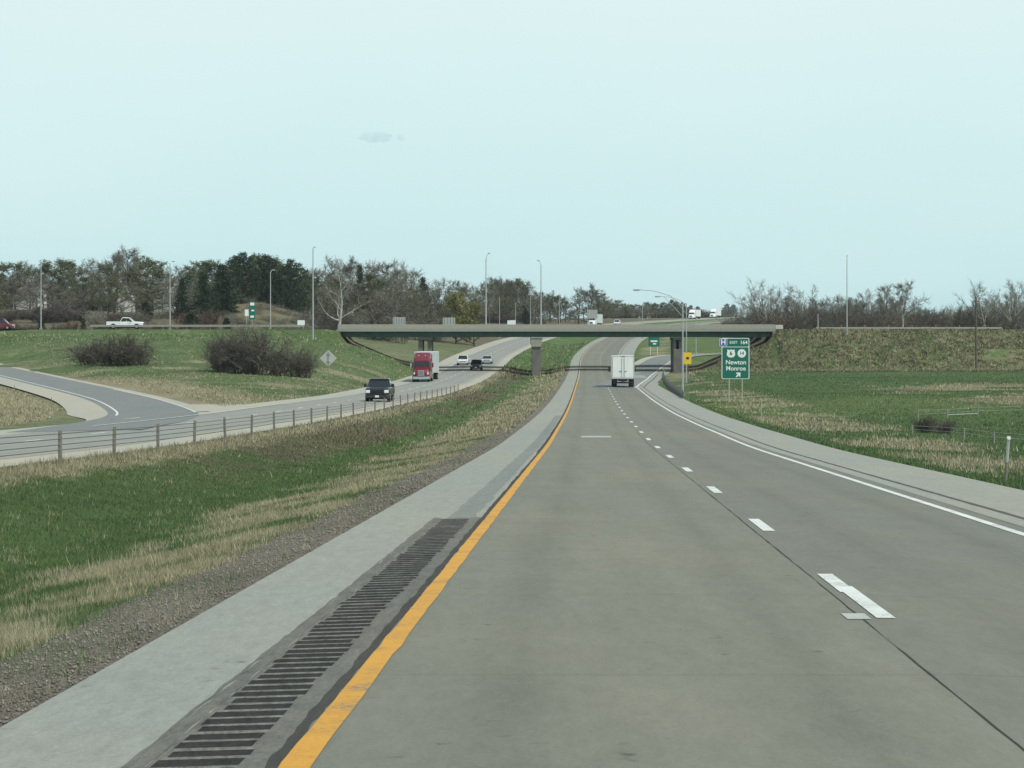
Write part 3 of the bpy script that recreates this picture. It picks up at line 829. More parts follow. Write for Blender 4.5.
# ------------------------------------------------------------------ SIGNS
def text_part(s, size, mat, parent, loc, name='lettering', sx=1.0, bold=.0):
    cu = bpy.data.curves.new('lettering', 'FONT'); cu.body = s; cu.size = size; cu.align_x = 'CENTER'; cu.align_y = 'CENTER'; cu.offset = bold; cu.extrude = .004
    tmp = bpy.data.objects.new('lettering', cu); col.objects.link(tmp)
    bpy.context.view_layer.update()
    me = bpy.data.meshes.new_from_object(tmp.evaluated_get(bpy.context.evaluated_depsgraph_get()))
    bpy.data.objects.remove(tmp); bpy.data.curves.remove(cu)
    me.name = name; me.materials.clear(); me.materials.append(mat)
    me.transform(Matrix.Rotation(R(90), 4, 'X') @ Matrix.Diagonal((sx, 1, 1, 1)))
    o = bpy.data.objects.new(name, me); o.location = loc; return link(o, parent)
def rrect(w, h, r, y, n=5, cx=0, cz=0):
    pts = []
    for (sx, sz, a0) in ((1, -1, -90), (1, 1, 0), (-1, 1, 90), (-1, -1, 180)):
        for k in range(n + 1):
            a = R(a0 + 90 * k / n); pts.append((cx + sx * (w / 2 - r) + r * math.cos(a), y, cz + sz * (h / 2 - r) + r * math.sin(a)))
    return pts
def exit_sign():
    Y = 203.0; k = Y / F
    b = at(735.5, 402, Y); z0 = gz(b.x, Y)
    root = empty('exit_sign', (b.x, Y, z0), R(-3), label='tall green exit sign for Newton and Monroe on two posts by the exit ramp', cat='road sign')
    zc = at(0, 358.5, Y).z - z0; zb = at(0, 379, Y).z - z0; ztp = at(0, 338, Y).z - z0
    W, H = 27.6 * k, ztp - zb
    for px in (729.3, 742.3):
        x = (px - 735.5) * k
        PB().box((x, .08, (ztp - .3) / 2 - .15), (.09, .12, ztp)).out('post', simple('sign_post', (.36, .36, .31), .7), root)
    p = PB().poly(rrect(W, H, .10, 0, cz=(zb + ztp) / 2), (0, .03, 0)).out('border', M['white_sign'], root)
    hb = H * .205
    PB().poly(rrect(W - .11, H - hb - .12, .07, -.006, cz=zb + .05 + (H - hb - .12) / 2), (0, .004, 0)).out('panel', M['green_sign'], root)
    PB().poly(rrect(W - .11, hb - .03, .07, -.006, cz=ztp - .05 - (hb - .03) / 2), (0, .004, 0)).out('exit_number_panel', M['green_sign'], root)
    zx = ztp - hb / 2 - .03
    hp = PB().poly(rrect(.62, .60, .05, -.012, cx=-W / 2 + .13, cz=zx + .02), (0, .01, 0)).out('hospital_panel', M['white_sign'], root)
    PB().poly(rrect(.56, .54, .04, -.018, cx=-W / 2 + .13, cz=zx + .02), (0, .005, 0)).out('hospital_field', M['blue_sign'], hp)
    text_part('H', .56, M['white_sign'], root, (-W / 2 + .13, -.026, zx + .02), bold=.02)
    text_part('EXIT', .30, M['white_sign'], root, (-.16, -.014, zx), sx=1.0, bold=.004)
    text_part('164', .40, M['white_sign'], root, (.66, -.014, zx), bold=.008)
    zs = zb + H * .625
    PB().poly([(-.36 + x, -.014, zs + z) for x, z in ((0, -.34), (.2, -.30), (.32, -.17), (.33, .02), (.28, .16), (.32, .26), (.25, .31), (.13, .27), (0, .31), (-.13, .27), (-.25, .31), (-.32, .26), (-.28, .16), (-.33, .02), (-.32, -.17), (-.2, -.30))], (0, .006, 0)).out('route_shield', M['white_sign'], root)
    text_part('6', .44, M['black'], root, (-.36, -.024, zs), bold=.006)
    PB().poly([(.50 + .34 * math.cos(a), -.014, zs + .34 * math.sin(a)) for a in np.linspace(0, 2 * math.pi, 28, endpoint=False)], (0, .006, 0)).out('route_shield', M['white_sign'], root)
    text_part('14', .36, M['black'], root, (.50, -.024, zs), bold=.004)
    text_part('Newton', .50, M['white_sign'], root, (0.03, -.014, zb + H * .405), sx=.98, bold=.008)
    text_part('Monroe', .50, M['white_sign'], root, (0.03, -.014, zb + H * .255), sx=.98, bold=.008)
    za = zb + H * .10; c = .22
    PB().poly([(c + x, -.014, za + z) for x, z in ((-.20, -.13), (-.13, -.20), (.06, -.01), (.06, -.14), (.17, -.14), (.17, .19), (-.16, .19), (-.16, .08), (-.03, .08))], (0, .006, 0)).out('arrow', M['white_sign'], root)
exit_sign()

def diamond_sign():
    Y = 286.0; b = at(328.3, 388, Y); z0 = gz(b.x, Y)
    root = empty('diamond_sign', (b.x, Y, z0), R(4), label='back of a grey diamond warning sign on one post beside the opposite carriageway', cat='road sign')
    zc = at(0, 358.3, Y).z - z0
    h = .95
    PB().poly([(0, .04, zc - h), (h, .04, zc), (0, .04, zc + h), (-h, .04, zc)], (0, .02, 0)).out('panel', M['signback'], root, .01)
    PB().box((0, 0, zc / 2 + .3), (.07, .06, zc + .9)).out('post', M['post'], root)
    for dzv in (-.45, .4): PB().box((0, .02, zc + dzv), (.5, .03, .06)).out('bracket', M['galv_dark'], root)
diamond_sign()

def panel_sign(name, label, cat, px0, px1, py0, py1, Y, mat, base=None, posts=1, marks=(), ribs=0, group=None, postmat='galv'):
    cx = (px0 + px1) / 2
    b = at(cx, py1, Y); z0 = base if base is not None else gz(b.x, Y)
    root = empty(name, (b.x, Y, z0), label=label, cat=cat, group=group)
    k = Y / F; W, Hh = (px1 - px0) * k, (py1 - py0) * k
    zc = at(0, (py0 + py1) / 2, Y).z - z0
    PB().poly(rrect(W, Hh, min(W, Hh) * .08, 0, cz=zc), (0, .03, 0)).out('panel', mat, root)
    for i in range(ribs): PB().box((-W / 2 + W * (i + .5) / ribs, -.03, zc), (.06, .05, Hh * .94)).out('stiffener', M['galv_dark'], root)
    xs = [0] if posts == 1 else [-W * .32, W * .32]
    for x in xs: PB().box((x, .06, (zc + Hh * .3) / 2 - .1), (.07, .07, zc + Hh * .3 + .2)).out('post', M[postmat], root)
    for (mx, mz, mw, mh, mm) in marks:
        PB().box((mx * W, -.012, zc + mz * Hh), (mw * W, .012, mh * Hh)).out('marking', mm, root)
    return root
zd = ZT + CZ
g = 'sign backs along the bridge deck'
panel_sign('sign_back', 'grey sign back on the bridge deck near its left end, above the red truck', 'road sign', 392.8, 405.4, 317.2, 326.2, 422.0, M['signback'], zd, 2, (), 5, g)
panel_sign('sign_back', 'grey sign back on the bridge deck in front of the yellowish tree', 'road sign', 442.8, 455.2, 317.6, 326.0, 422.0, M['signback'], zd, 2, (), 4, g)
panel_sign('sign_back', 'small white sign back on the bridge deck left of the middle pier', 'road sign', 507.3, 515.6, 320.2, 326.5, 422.0, M['white_sign'], zd, 2, (), 0, g)
panel_sign('sign_back', 'grey sign panel standing above the oncoming white lorry beyond the bridge', 'road sign', 587.5, 597.3, 309.8, 318.5, 760.0, M['signback'], None, 2, (), 4, g)
panel_sign('guide_sign', 'narrow green guide sign with white bands above the left shrubs', 'road sign', 249.2, 255.2, 301.5, 319.5, 440.0, M['green_sign'], None, 1, ((0, .36, .7, .16, M['white_sign']), (.1, .0, .5, .08, M['white_sign']), (0, -.34, .6, .12, M['white_sign'])))
panel_sign('small_sign', 'small white sign just left of the narrow green guide sign', 'road sign', 244.8, 248.6, 309.5, 316, 440.0, M['white_sign'], None, 1)
panel_sign('small_sign', 'low white sign behind the guardrail near the tallest pole', 'road sign', 297.5, 304.8, 320.2, 325, 424.0, M['white_sign'], None, 2)
panel_sign('gore_sign', 'green exit gore sign on two posts beyond the bridge', 'road sign', 648.5, 659.5, 336.8, 346.5, 500.0, M['green_sign'], None, 2, ((0, .05, .62, .16, M['white_sign']), (.05, -.22, .3, .14, M['white_sign'])), 0, None, 'white_sign')
def speed_sign():
    Y = 300.0; b = at(687.6, 381, Y); z0 = gz(b.x, Y)
    root = empty('speed_sign', (b.x, Y, z0), label='yellow ramp speed sign on a post in front of the right bridge pier', cat='road sign')
    zc = at(0, 358.3, Y).z - z0; W, Hh = 7.6 * Y / F, 11.6 * Y / F
    PB().poly(rrect(W, Hh, .06, 0, cz=zc), (0, .025, 0)).out('panel', M['yellow_sign'], root)
    PB().box((0.05, .06, zc / 2 + .4), (.07, .07, zc + 1.2)).out('post', M['wood'], root)
    PB().box((0.0, -.012, zc + .02), (W * .34, .012, Hh * .2)).out('marking', M['black'], root)
speed_sign()

def delineator(px, ybase, ytop, Y, label, mats=('white_sign', 'post'), r=.03, group=None, tilt=0.0, knob=True):
    b = at(px, ybase, Y); z0 = gz(b.x, Y); H = (ybase - ytop) * Y / F
    root = empty('marker_post', (b.x, Y, z0), label=label, cat='marker post', group=group)
    root.rotation_euler = (0, tilt, 0)
    PB().rod((0, 0, -.1), (0, 0, H * .45), r, r, 8).out('lower_post', M[mats[1]], root)
    PB().rod((0, 0, H * .45), (0, 0, H), r, r, 8).out('upper_post', M[mats[0]], root)
    if knob: PB().rod((0, -.05, H - .02), (0, .03, H - .02), .042, .042, 12).out('reflector', M['white_sign'], root)
delineator(1005.5, 474, 428, 57, 'leaning marker post with round reflector near the right edge of the photo', ('galv', 'post'), .035, None, .07)
delineator(761.5, 416, 399, 160, 'thin pale marker post in the grass right of the exit sign', ('galv', 'galv'), .025, None, 0, False)
delineator(561, 368, 362.6, 425, 'small dark marker post in the median under the bridge', ('post', 'post'), .06, None, 0, False)
delineator(14.5, 388, 377, 215, 'slim marker post by the entrance ramp, left one of two', ('post', 'post'), .025, 'posts by the entrance ramp', 0, False)
delineator(51.5, 400, 389, 185, 'slim marker post by the entrance ramp, at the tip of the dry grass island', ('post', 'post'), .025, 'posts by the entrance ramp', 0, False)
delineator(294.5, 397, 384, 232, 'thin rusty post in the dry grass left of the diamond sign', ('post', 'wood'), .035, None, 0, False)

# field fence on the right: pale posts with a wire and a white pipe
def field_fence(pts, label, rail=None):
    P = []
    for px, yb, yt, Y in pts:
        X = (px - 512) * Y / F; P.append((X, Y, gz(X, Y), (yb - yt) * Y / F))
    root = empty('field_fence', P[0][:3], label=label, cat='fence')
    o = Vector(P[0][:3])
    for X, Y, z, H in P: PB().rod(Vector((X, Y, z - .2)) - o, Vector((X, Y, z + H)) - o, .055, .05, 8).out('post', M['wood2'], root)
    for f in (.55, .9):
        PB().path([Vector((X, Y, z + H * f)) - o for X, Y, z, H in P], .006, 4).out('wire', M['galv'], root)
    if rail:
        a, b = rail; A = Vector(P[a][:3]) + Vector((0, 0, P[a][3] * .3)); B = Vector(P[b][:3]) + Vector((0, 0, P[b][3] * .3))
        PB().rod(A - o, B - o, .026, .026, 8).out('pipe_rail', M['signback'], root)
M['wood2'] = simple('pale_fence_post', (.22, .215, .18), .9, 0, .2, 15)
field_fence([(917.8, 426, 413, 150), (947, 421, 412, 158), (977.6, 421, 411, 160), (1024, 420, 410, 163)], 'field fence of pale posts with a white pipe rail at the back of the brush', (1, 2))
field_fence([(912, 440, 430, 120), (964, 443, 431, 114), (993.8, 448, 435, 108), (1040, 452, 438, 104)], 'nearer wire fence of pale posts crossing the green field at right')

# ------------------------------------------------------------------ HOUSES
def house(px, py_base, Y, W, D, Hw, Hr, label, rz=0, wins=((0, .55),)):
    p = at(px, py_base, Y); z0 = p.z; g0 = gz(p.x, Y)
    z0 = min(z0, g0 + 3)
    root = empty('house', (p.x, Y, z0), rz, label=label, cat='house')
    wl = PB()
    wl.box((0, 0, Hw / 2 - 1.5), (W, D, Hw + 3))
    wl.poly([(-W / 2, -D / 2, Hw), (W / 2, -D / 2, Hw), (0, -D / 2, Hw + Hr)], (0, D, 0))
    wl.out('wall', M['house_white'], root)
    for s in (-1, 1):
        q = PB().poly([(0, -D / 2 - .35, Hw + Hr + .02), (s * (W / 2 + .4), -D / 2 - .35, Hw - .25 * Hr / (W / 2)), (s * (W / 2 + .4), -D / 2 - .35, Hw + .18 - .25 * Hr / (W / 2)), (0, -D / 2 - .35, Hw + Hr + .2)], (0, D + .7, 0))
        q.out('roof', M['shingle'], root)
    for x, z in wins:
        w = PB().box((x, -D / 2 - .02, Hw * z), (1.3, .05, 1.2)).out('window', M['glass'], root)
        PB().box((x, -D / 2 - .025, Hw * z), (1.5, .03, 1.4)).out('window_frame', M['white_sign'], w)
    return root
house(125.5, 302, 690, 4.6, 8, 2.6, 1.7, 'white gabled house half hidden in the bare trees above the white pickup', R(14), ((-.2, .75),))
house(30, 300, 690, 6.5, 7, 1.6, 1.9, 'grey roofed house in the trees at far left', R(75), ((0, .5),))
house(168, 300, 700, 5, 6, 2.4, 1.6, 'pale house behind the second light pole, mostly hidden by trees', R(-30))

# ------------------------------------------------------------------ VEHICLES (local front is -Y)
def sec(y, hw, z0, z1, hwt=None, cb=.08, ct=.10):
    hwt = hw if hwt is None else hwt
    return [(-hw + cb, y, z0), (hw - cb, y, z0), (hw, y, z0 + cb), (hw, y, (z0 + z1) / 2), (hwt, y, z1 - ct), (hwt - ct, y, z1), (-hwt + ct, y, z1), (-hwt, y, z1 - ct), (-hw, y, (z0 + z1) / 2), (-hw, y, z0 + cb)]
def wheel(root, x, y, r, w, dual=False):
    e = PB().rod((-w / 2, 0, 0), (w / 2, 0, 0), r * .62, r * .62, 20).out('wheel', M['under'], root, loc=(x, y, r))
    t = PB()
    for rr in (1,):
        t.loft([[(xx, q * math.cos(a), q * math.sin(a)) for a in np.linspace(0, 2 * math.pi, 24, endpoint=False)] for xx, q in ((-w / 2, r * .72), (-w / 2 - .005, r * .93), (-w * .36, r), (w * .36, r), (w / 2 + .005, r * .93), (w / 2, r * .72))])
    t.out('tyre', M['tyre'], e, smooth=False)
    s = 1 if x > 0 else -1
    PB().rod((s * (w / 2 - .02), 0, 0), (s * (w / 2 + .012), 0, 0), r * .60, r * .52, 16).out('rim', M['rim'], e)
def arches(root, ys_, r, hw):
    for x in (-hw, hw):
        for y in ys_:
            pts = [(0, y + (r + .09) * math.cos(a), r + (r + .09) * math.sin(a)) for a in np.linspace(-.1, math.pi + .1, 14)]
            PB().poly([(x - .012, p[1], p[2]) for p in pts], (.024, 0, 0)).out('wheel_arch', M['under'], root)
def car(name, label, cat, paint, loc, rz, style, group=None):
    root = empty(name, loc, rz, label=label, cat=cat, group=group)
    P = M[paint]
    if style == 'pickup': L, W, H, r, ax = 5.95, 2.0, 1.93, .41, (-1.95, 1.85)
    elif style == 'suv': L, W, H, r, ax = 4.75, 1.88, 1.74, .36, (-1.45, 1.4)
    elif style == 'van': L, W, H, r, ax = 5.1, 1.98, 1.95, .36, (-1.6, 1.5)
    else: L, W, H, r, ax = 4.8, 1.84, 1.46, .33, (-1.45, 1.4)
    h = W / 2; f = -L / 2
    if style == 'pickup':
        PB().loft([sec(f + .05, h * .90, .52, 1.02), sec(f + .12, h * .97, .45, 1.14), sec(f + .5, h, .42, 1.20), sec(f + 1.35, h, .42, 1.24), sec(f + 1.45, h, .42, 1.22), sec(f + 3.75, h, .45, 1.22)]).out('body', P, root, .03)
        b = PB()
        for s in (-1, 1): b.box((s * (h - .05), f + 4.86, .88), (.10, 2.16, .72))
        b.box((0, f + 3.82, .88), (W - .02, .08, .72)); b.box((0, f + 4.86, .60), (W - .04, 2.14, .12))
        b.out('bed', P, root, .02)
        PB().box((0, L / 2 - .04, .88), (W - .2, .07, .62)).out('tailgate', P, root, .02)
        gh = [sec(f + 1.62, h * .93, 1.20, 1.24, h * .92, .01, .01), sec(f + 2.35, h * .92, 1.20, 1.82, h * .80, .02, .06), sec(f + 3.30, h * .92, 1.20, 1.84, h * .80, .02, .06), sec(f + 3.72, h * .92, 1.20, 1.26, h * .9, .01, .01)]
        rf = [sec(f + 2.25, h * .80, 1.80, 1.86, h * .76, .01, .02), sec(f + 2.5, h * .82, 1.80, 1.92, h * .78, .01, .04), sec(f + 3.2, h * .82, 1.80, 1.93, h * .78, .01, .04), sec(f + 3.45, h * .80, 1.78, 1.85, h * .76, .01, .02)]
        pil = [(f + 1.64, f + 2.32), (f + 2.72, f + 2.72), (f + 3.68, f + 3.36)]
        gl_z = (1.23, 1.82); belt = 1.22
    else:
        hb = {'suv': 1.02, 'sedan': .92, 'van': 1.05}[style]
        hood = {'suv': 1.1, 'sedan': 1.15, 'van': .8}[style]
        PB().loft([sec(f + .03, h * .82, .36, .72), sec(f + .15, h * .93, .28, hb * .84), sec(f + .6, h, .25, hb * .92), sec(f + hood + .2, h, .25, hb), sec(L / 2 - .5, h, .27, hb + .02), sec(L / 2 - .08, h * .94, .33, hb), sec(L / 2, h * .85, .40, hb * .9)]).out('body', P, root, .04)
        y0, y1 = f + hood + .1, f + hood + .95
        y2, y3 = {'suv': (L / 2 - .75, L / 2 - .12), 'sedan': (L / 2 - 1.55, L / 2 - .72), 'van': (L / 2 - .45, L / 2 - .1)}[style]
        gh = [sec(y0, h * .92, hb - .04, hb + .02, h * .91, .01, .01), sec(y1, h * .92, hb - .04, H - .05, h * .74, .02, .08), sec(y2, h * .92, hb - .04, H - .06, h * .73, .02, .08), sec(y3, h * .90, hb - .04, hb + .03, h * .88, .01, .01)]
        rf = [sec(y1 - .12, h * .74, H - .11, H - .05, h * .68, .01, .02), sec(y1 + .2, h * .76, H - .09, H, h * .70, .01, .05), sec(y2 - .2, h * .76, H - .09, H - .01, h * .70, .01, .05), sec(y2 + .15, h * .73, H - .13, H - .07, h * .66, .01, .02)]
        pil = [(y0 + .03, y1 - .05), ((y1 + y2) / 2, (y1 + y2) / 2), (y3 - .04, y2 + .05)]
        gl_z = (hb, H - .07); belt = hb
    PB().loft(gh).out('window_glass', M['glass'], root)
    PB().loft(rf).out('roof', P, root, .015)
    for s in (-1, 1):
        for a, b in pil: PB().rod((s * h * .925, a, gl_z[0]), (s * h * .765, b, gl_z[1]), .045, .04, 6).out('pillar', P, root)
    # front end
    gz0, gz1 = (.62, 1.02) if style == 'pickup' else (.48, .66)
    gr_ = PB().box((0, f + .03, (gz0 + gz1) / 2), (W * .58, .10, gz1 - gz0)).out('grille', M['under'], root, .02)
    PB().box((0, f - .03, (gz0 + gz1) / 2), (W * .5, .03, .05)).out('grille_bar', M['chrome'] if style == 'pickup' and paint != 'paint_black' else M['under'], gr_)
    PB().loft([sec(f - .06, h * .84, .36, .55, None, .04, .04), sec(f + .05, h * .98, .32, .58, None, .04, .04), sec(f + .3, h * 1.0, .32, .58, None, .04, .04)]).out('front_bumper', P if style != 'pickup' else M['paint_dark' if paint == 'paint_black' else 'chrome'], root, .02)
    PB().box((0, L / 2 + .02, .52), (W * .95, .16, .22)).out('rear_bumper', M['chrome'] if style == 'pickup' else P, root, .03)
    zl_ = .86 if style == 'pickup' else hb * .70
    for s in (-1, 1):
        PB().box((s * h * .76, f + .055, zl_), (h * .36, .14, .24 if style == 'pickup' else .16)).out('headlight', M['lamp'], root, .03)
        PB().box((s * h * .9, L / 2 - .02, zl_ + .08), (.16, .06, .34)).out('tail_light', M['tail'], root, .02)
        my = f + (1.95 if style == 'pickup' else hood + .45)
        m_ = PB().box((s * (h + .14), my, belt + .12), (.22, .12, .26 if style == 'pickup' else .17)).out('mirror', P if style != 'pickup' else M['under'], root, .03)
        PB().box((s * (h + .0), my, belt + .04), (.16, .06, .05)).out('mirror_arm', M['under'], m_)
    PB().box((0, f - .075, .47), (.32, .02, .15)).out('licence_plate', M['white_sign'], root)
    PB().box((0, 0, .34), (W * .8, L * .86, .22)).out('underbody', M['under'], root)
    arches(root, ax, r, h)
    for x in (-1, 1):
        for y in ax: wheel(root, x * (h - .11), y, r, .26)
    for s in (-1, 1):
        for yy in ((f + 2.3, f + 3.1) if style == 'pickup' else (f + hood + .95, f + hood + 1.95)):
            PB().box((s * (h + .006), yy + .25, belt - .14), (.02, .16, .035)).out('door_handle', M['under'], root)
    return root
def lpos(t, Y): return (float(XY(Y) + t), Y, float(z_road_l(t, Y)) + CZ + .004)
def head(Y): return -math.atan((float(XY(Y + 2)) - float(XY(Y - 2))) / 4)
car('pickup_truck', 'black pickup truck with lit white headlights driving toward us on the opposite carriageway', 'pickup truck', 'paint_black', lpos(-15.95, 211), head(211), 'pickup')
car('suv', 'dark suv in the bridge shadow on the opposite carriageway', 'car', 'paint_dark', lpos(-17.0, 418), head(418), 'suv')
car('suv', 'white suv coming toward us behind the dark one, just beyond the bridge', 'car', 'paint_white', lpos(-20.6, 446), head(446), 'suv')
car('sedan', 'silver white sedan beyond the bridge in the median side lane', 'car', 'paint_silver', lpos(-16.6, 452), head(452), 'sedan')
car('sedan', 'tiny white car far beyond the bridge, right of the oncoming white lorry', 'car', 'paint_white', lpos(-16.8, 850), head(850), 'suv')
p = at(125.5, 328, 413.5)
car('pickup_truck', 'white pickup truck crossing on the cross road at left, facing right', 'pickup truck', 'paint_white', (p.x, 413.5, zd + .012), R(90), 'pickup')
p = at(-1, 328, 433)
car('van', 'red van on the cross road cut off by the left photo edge', 'van', 'paint_red', (p.x, 433, zd + .012), R(90), 'van')

def semi(label, loc, rz, paint, trailer, TL=14.0, group=None):
    root = empty('semi_truck', loc, rz, label=label, cat='lorry', group=group)
    P = M[paint]; h = 1.22; f = 0.0     # front at y = 0
    PB().loft([sec(f + .25, .72, .75, 1.45, .62), sec(f + .5, .95, .62, 1.65, .80, .06, .14), sec(f + 1.6, 1.10, .60, 1.85, .92, .06, .16), sec(f + 2.0, 1.14, .60, 1.95, 1.0, .06, .16)]).out('hood', P, root, .04)
    PB().loft([sec(f + 1.75, 1.16, .75, 2.05, 1.10), sec(f + 2.45, 1.2, .70, 2.75, 1.12, .06, .12), sec(f + 5.0, h, .70, 2.80, 1.16, .06, .12)]).out('cab', P, root, .04)
    PB().loft([sec(f + 2.35, 1.10, 2.68, 2.86, .95, .02, .08), sec(f + 2.7, 1.16, 2.68, 3.35, 1.0, .02, .2), sec(f + 3.8, 1.2, 2.68, 3.92, 1.12, .02, .2), sec(f + 5.0, 1.22, 2.68, 4.02, 1.16, .02, .2)]).out('roof_fairing', P, root, .05)
    PB().loft([[(-1.06, f + 1.74, 2.10), (1.06, f + 1.74, 2.10), (1.02, f + 2.32, 2.68), (-1.02, f + 2.32, 2.68)], [(-1.06, f + 1.86, 2.04), (1.06, f + 1.86, 2.04), (1.02, f + 2.44, 2.62), (-1.02, f + 2.44, 2.62)]]).out('windshield', M['glass'], root)
    if paint == 'paint_red':
        PB().box((0, f + 2.62, 3.12), (.95, .04, .22), rx=R(-28)).out('roof_emblem', M['white_sign'], root)
    for s in (-1, 1):
        PB().box((s * 1.185, f + 2.95, 2.3), (.03, .75, .55)).out('side_window', M['glass'], root)
        PB().box((s * .86, f + .46, 1.12), (.30, .16, .26)).out('headlight', M['lamp'], root, .04)
        PB().loft([sec(f + .42, .001 + .2, .55, 1.05), sec(f + .9, .27, .50, 1.32), sec(f + 1.65, .28, .55, 1.36)]).out('fender', P, root, .04, loc=(s * .93, 0, 0))
        m = PB().box((s * 1.48, f + 2.05, 2.25), (.20, .14, .62)).out('mirror', M['chrome'] if s < 0 else P, root, .03)
        PB().rod((s * 1.15, f + 2.2, 2.5), (s * 1.48, f + 2.1, 2.5), .025, .025, 6).out('mirror_arm', M['under'], m)
        PB().rod((s * .95, f + 3.0, .72), (s * .95, f + 4.9, .72), .33, .33, 14).out('fuel_tank', M['chrome'], root)
        PB().rod((s * 1.15, f + 5.1, 1.0), (s * 1.15, f + 5.1, 3.7), .08, .08, 8).out('exhaust_stack', M['chrome'], root)
        PB().rod((s * .45, f + 2.75, 3.55), (s * .45, f + 2.6, 3.55), .06, .06, 8).out('marker_light', M['lamp'], root)
    g = PB().box((0, f + .26, 1.18), (.88, .10, .72)).out('grille', M['chrome'], root, .04)
    for k in range(6): PB().box((0, f + .20, .92 + .1 * k), (.74, .02, .045)).out('grille_slat', M['under'], g)
    PB().loft([sec(f - .02, 1.05, .36, .70, None, .05, .05), sec(f + .15, 1.2, .34, .74, None, .05, .05), sec(f + .6, 1.22, .36, .72, None, .05, .05)]).out('bumper', M['chrome'], root, .03)
    PB().box((0, f + 4.5, .85), (.9, 8, .25)).out('chassis', M['under'], root)
    t0 = f + 5.7
    tr = PB().box((0, t0 + TL / 2, 2.62), (2.58, TL, 2.84)).out('trailer', M[trailer], root, .03)
    rb = PB()
    for k in range(int(TL / 1.2)):
        for s in (-1, 1): rb.box((s * 1.293, t0 + .6 + k * 1.2, 2.62), (.012, .06, 2.6))
    rb.out('trailer_rib', M['box_seam'], tr)
    PB().box((0, t0 + TL / 2, 1.12), (1.2, TL - .4, .16)).out('trailer_frame', M['under'], root)
    for s in (-1, 1): PB().box((s * .8, t0 + 2.8, .65), (.14, .14, .9)).out('landing_gear', M['under'], root)
    for y in (f + 1.1, f + 5.4, f + 6.7, t0 + TL - 2.6, t0 + TL - 1.3):
        for x in (-1, 1): wheel(root, x * (1.02 if y < 2 else .95), y, .51, .32 if y < 2 else .56)
    return root
semi('red semi truck with chrome grille and pale trailer on the opposite carriageway', lpos(-21.1, 341), head(341), 'paint_red', 'trailer_grey')
semi('oncoming white lorry far beyond the bridge, its wheels hidden by the bridge barrier', lpos(-20.4, 815), head(815), 'paint_white', 'trailer_grey', 13)
semi('white lorry on the distant road above the right bridge end, left of two', lpos(-20.6, 1055), head(1055), 'paint_white', 'box_white', 13, 'distant lorries on the crest')
semi('white lorry on the distant road above the right bridge end, right of two', lpos(-20.6, 1112), head(1112), 'paint_white', 'box_white', 13, 'distant lorries on the crest')

def box_truck():
    Y = 284.0; t = 5.25
    root = empty('box_truck', (float(XY(Y) + t), Y, float(z_road_r(t, Y)) + CZ + .004), head(Y), label='white box truck seen from behind in our right lane below the bridge', cat='box truck')
    W, zb, zt_ = 2.56, .95, 3.52; L = 7.2
    body = PB().box((0, L / 2, (zb + zt_) / 2), (W, L, zt_ - zb)).out('cargo_box', M['box_white'], root, .03)
    fr = PB()
    fr.box((0, -.02, zt_ - .06), (W, .08, .12)); fr.box((0, -.02, zb + .06), (W, .08, .12))
    for s in (-1, 1): fr.box((s * (W / 2 - .05), -.02, (zb + zt_) / 2), (.10, .08, zt_ - zb))
    fr.out('rear_frame', M['box_seam'], body)
    for s in (-1, 1):
        d = PB().box((s * .585, -.035, (zb + zt_) / 2), (1.13, .05, zt_ - zb - .26)).out('rear_door', M['box_white'], root, .015)
        PB().rod((s * .16, -.085, zb + .2), (s * .16, -.085, zt_ - .2), .022, .022, 6).out('lock_rod', M['galv'], d)
        PB().box((s * .28, -.09, zb + .85), (.26, .03, .05)).out('handle', M['galv_dark'], d)
        PB().box((s * 1.05, -.04, zb - .16), (.30, .08, .14)).out('tail_light', M['tail'], root, .02)
        PB().box((s * .96, 1.75, .50), (.6, .02, .75)).out('mud_flap', M['under'], root)
        m = PB().box((s * 1.46, L + .9, 1.95), (.22, .16, .62)).out('mirror', M['under'], root, .03)
        PB().rod((s * 1.0, L + 1.0, 2.1), (s * 1.46, L + .9, 2.1), .03, .03, 6).out('mirror_arm', M['under'], m)
        wheel(root, s * .95, 2.4, .48, .56); wheel(root, s * 1.0, L + .9, .48, .30)
    PB().box((0, .02, .52), (2.2, .14, .16)).out('rear_bumper', M['under'], root, .02)
    for s in (-1, 1): PB().box((s * .7, .06, .74), (.12, .1, .36)).out('bumper_bracket', M['under'], root)
    PB().box((0.0, -.07, .66), (.32, .02, .17)).out('licence_plate', M['white_sign'], root)
    PB().box((0, L / 2, .80), (.9, L + 3, .22)).out('chassis', M['under'], root)
    PB().loft([sec(L + .15, 1.05, .7, 2.45), sec(L + 1.4, 1.05, .6, 2.4), sec(L + 2.0, 1.02, .6, 1.5), sec(L + 2.9, .95, .6, 1.35)]).out('cab', M['paint_white'], root, .04)
    PB().box((0, -.03, zt_ - .06), (.5, .1, .05)).out('marker_light', M['tail'], root)
box_truck()

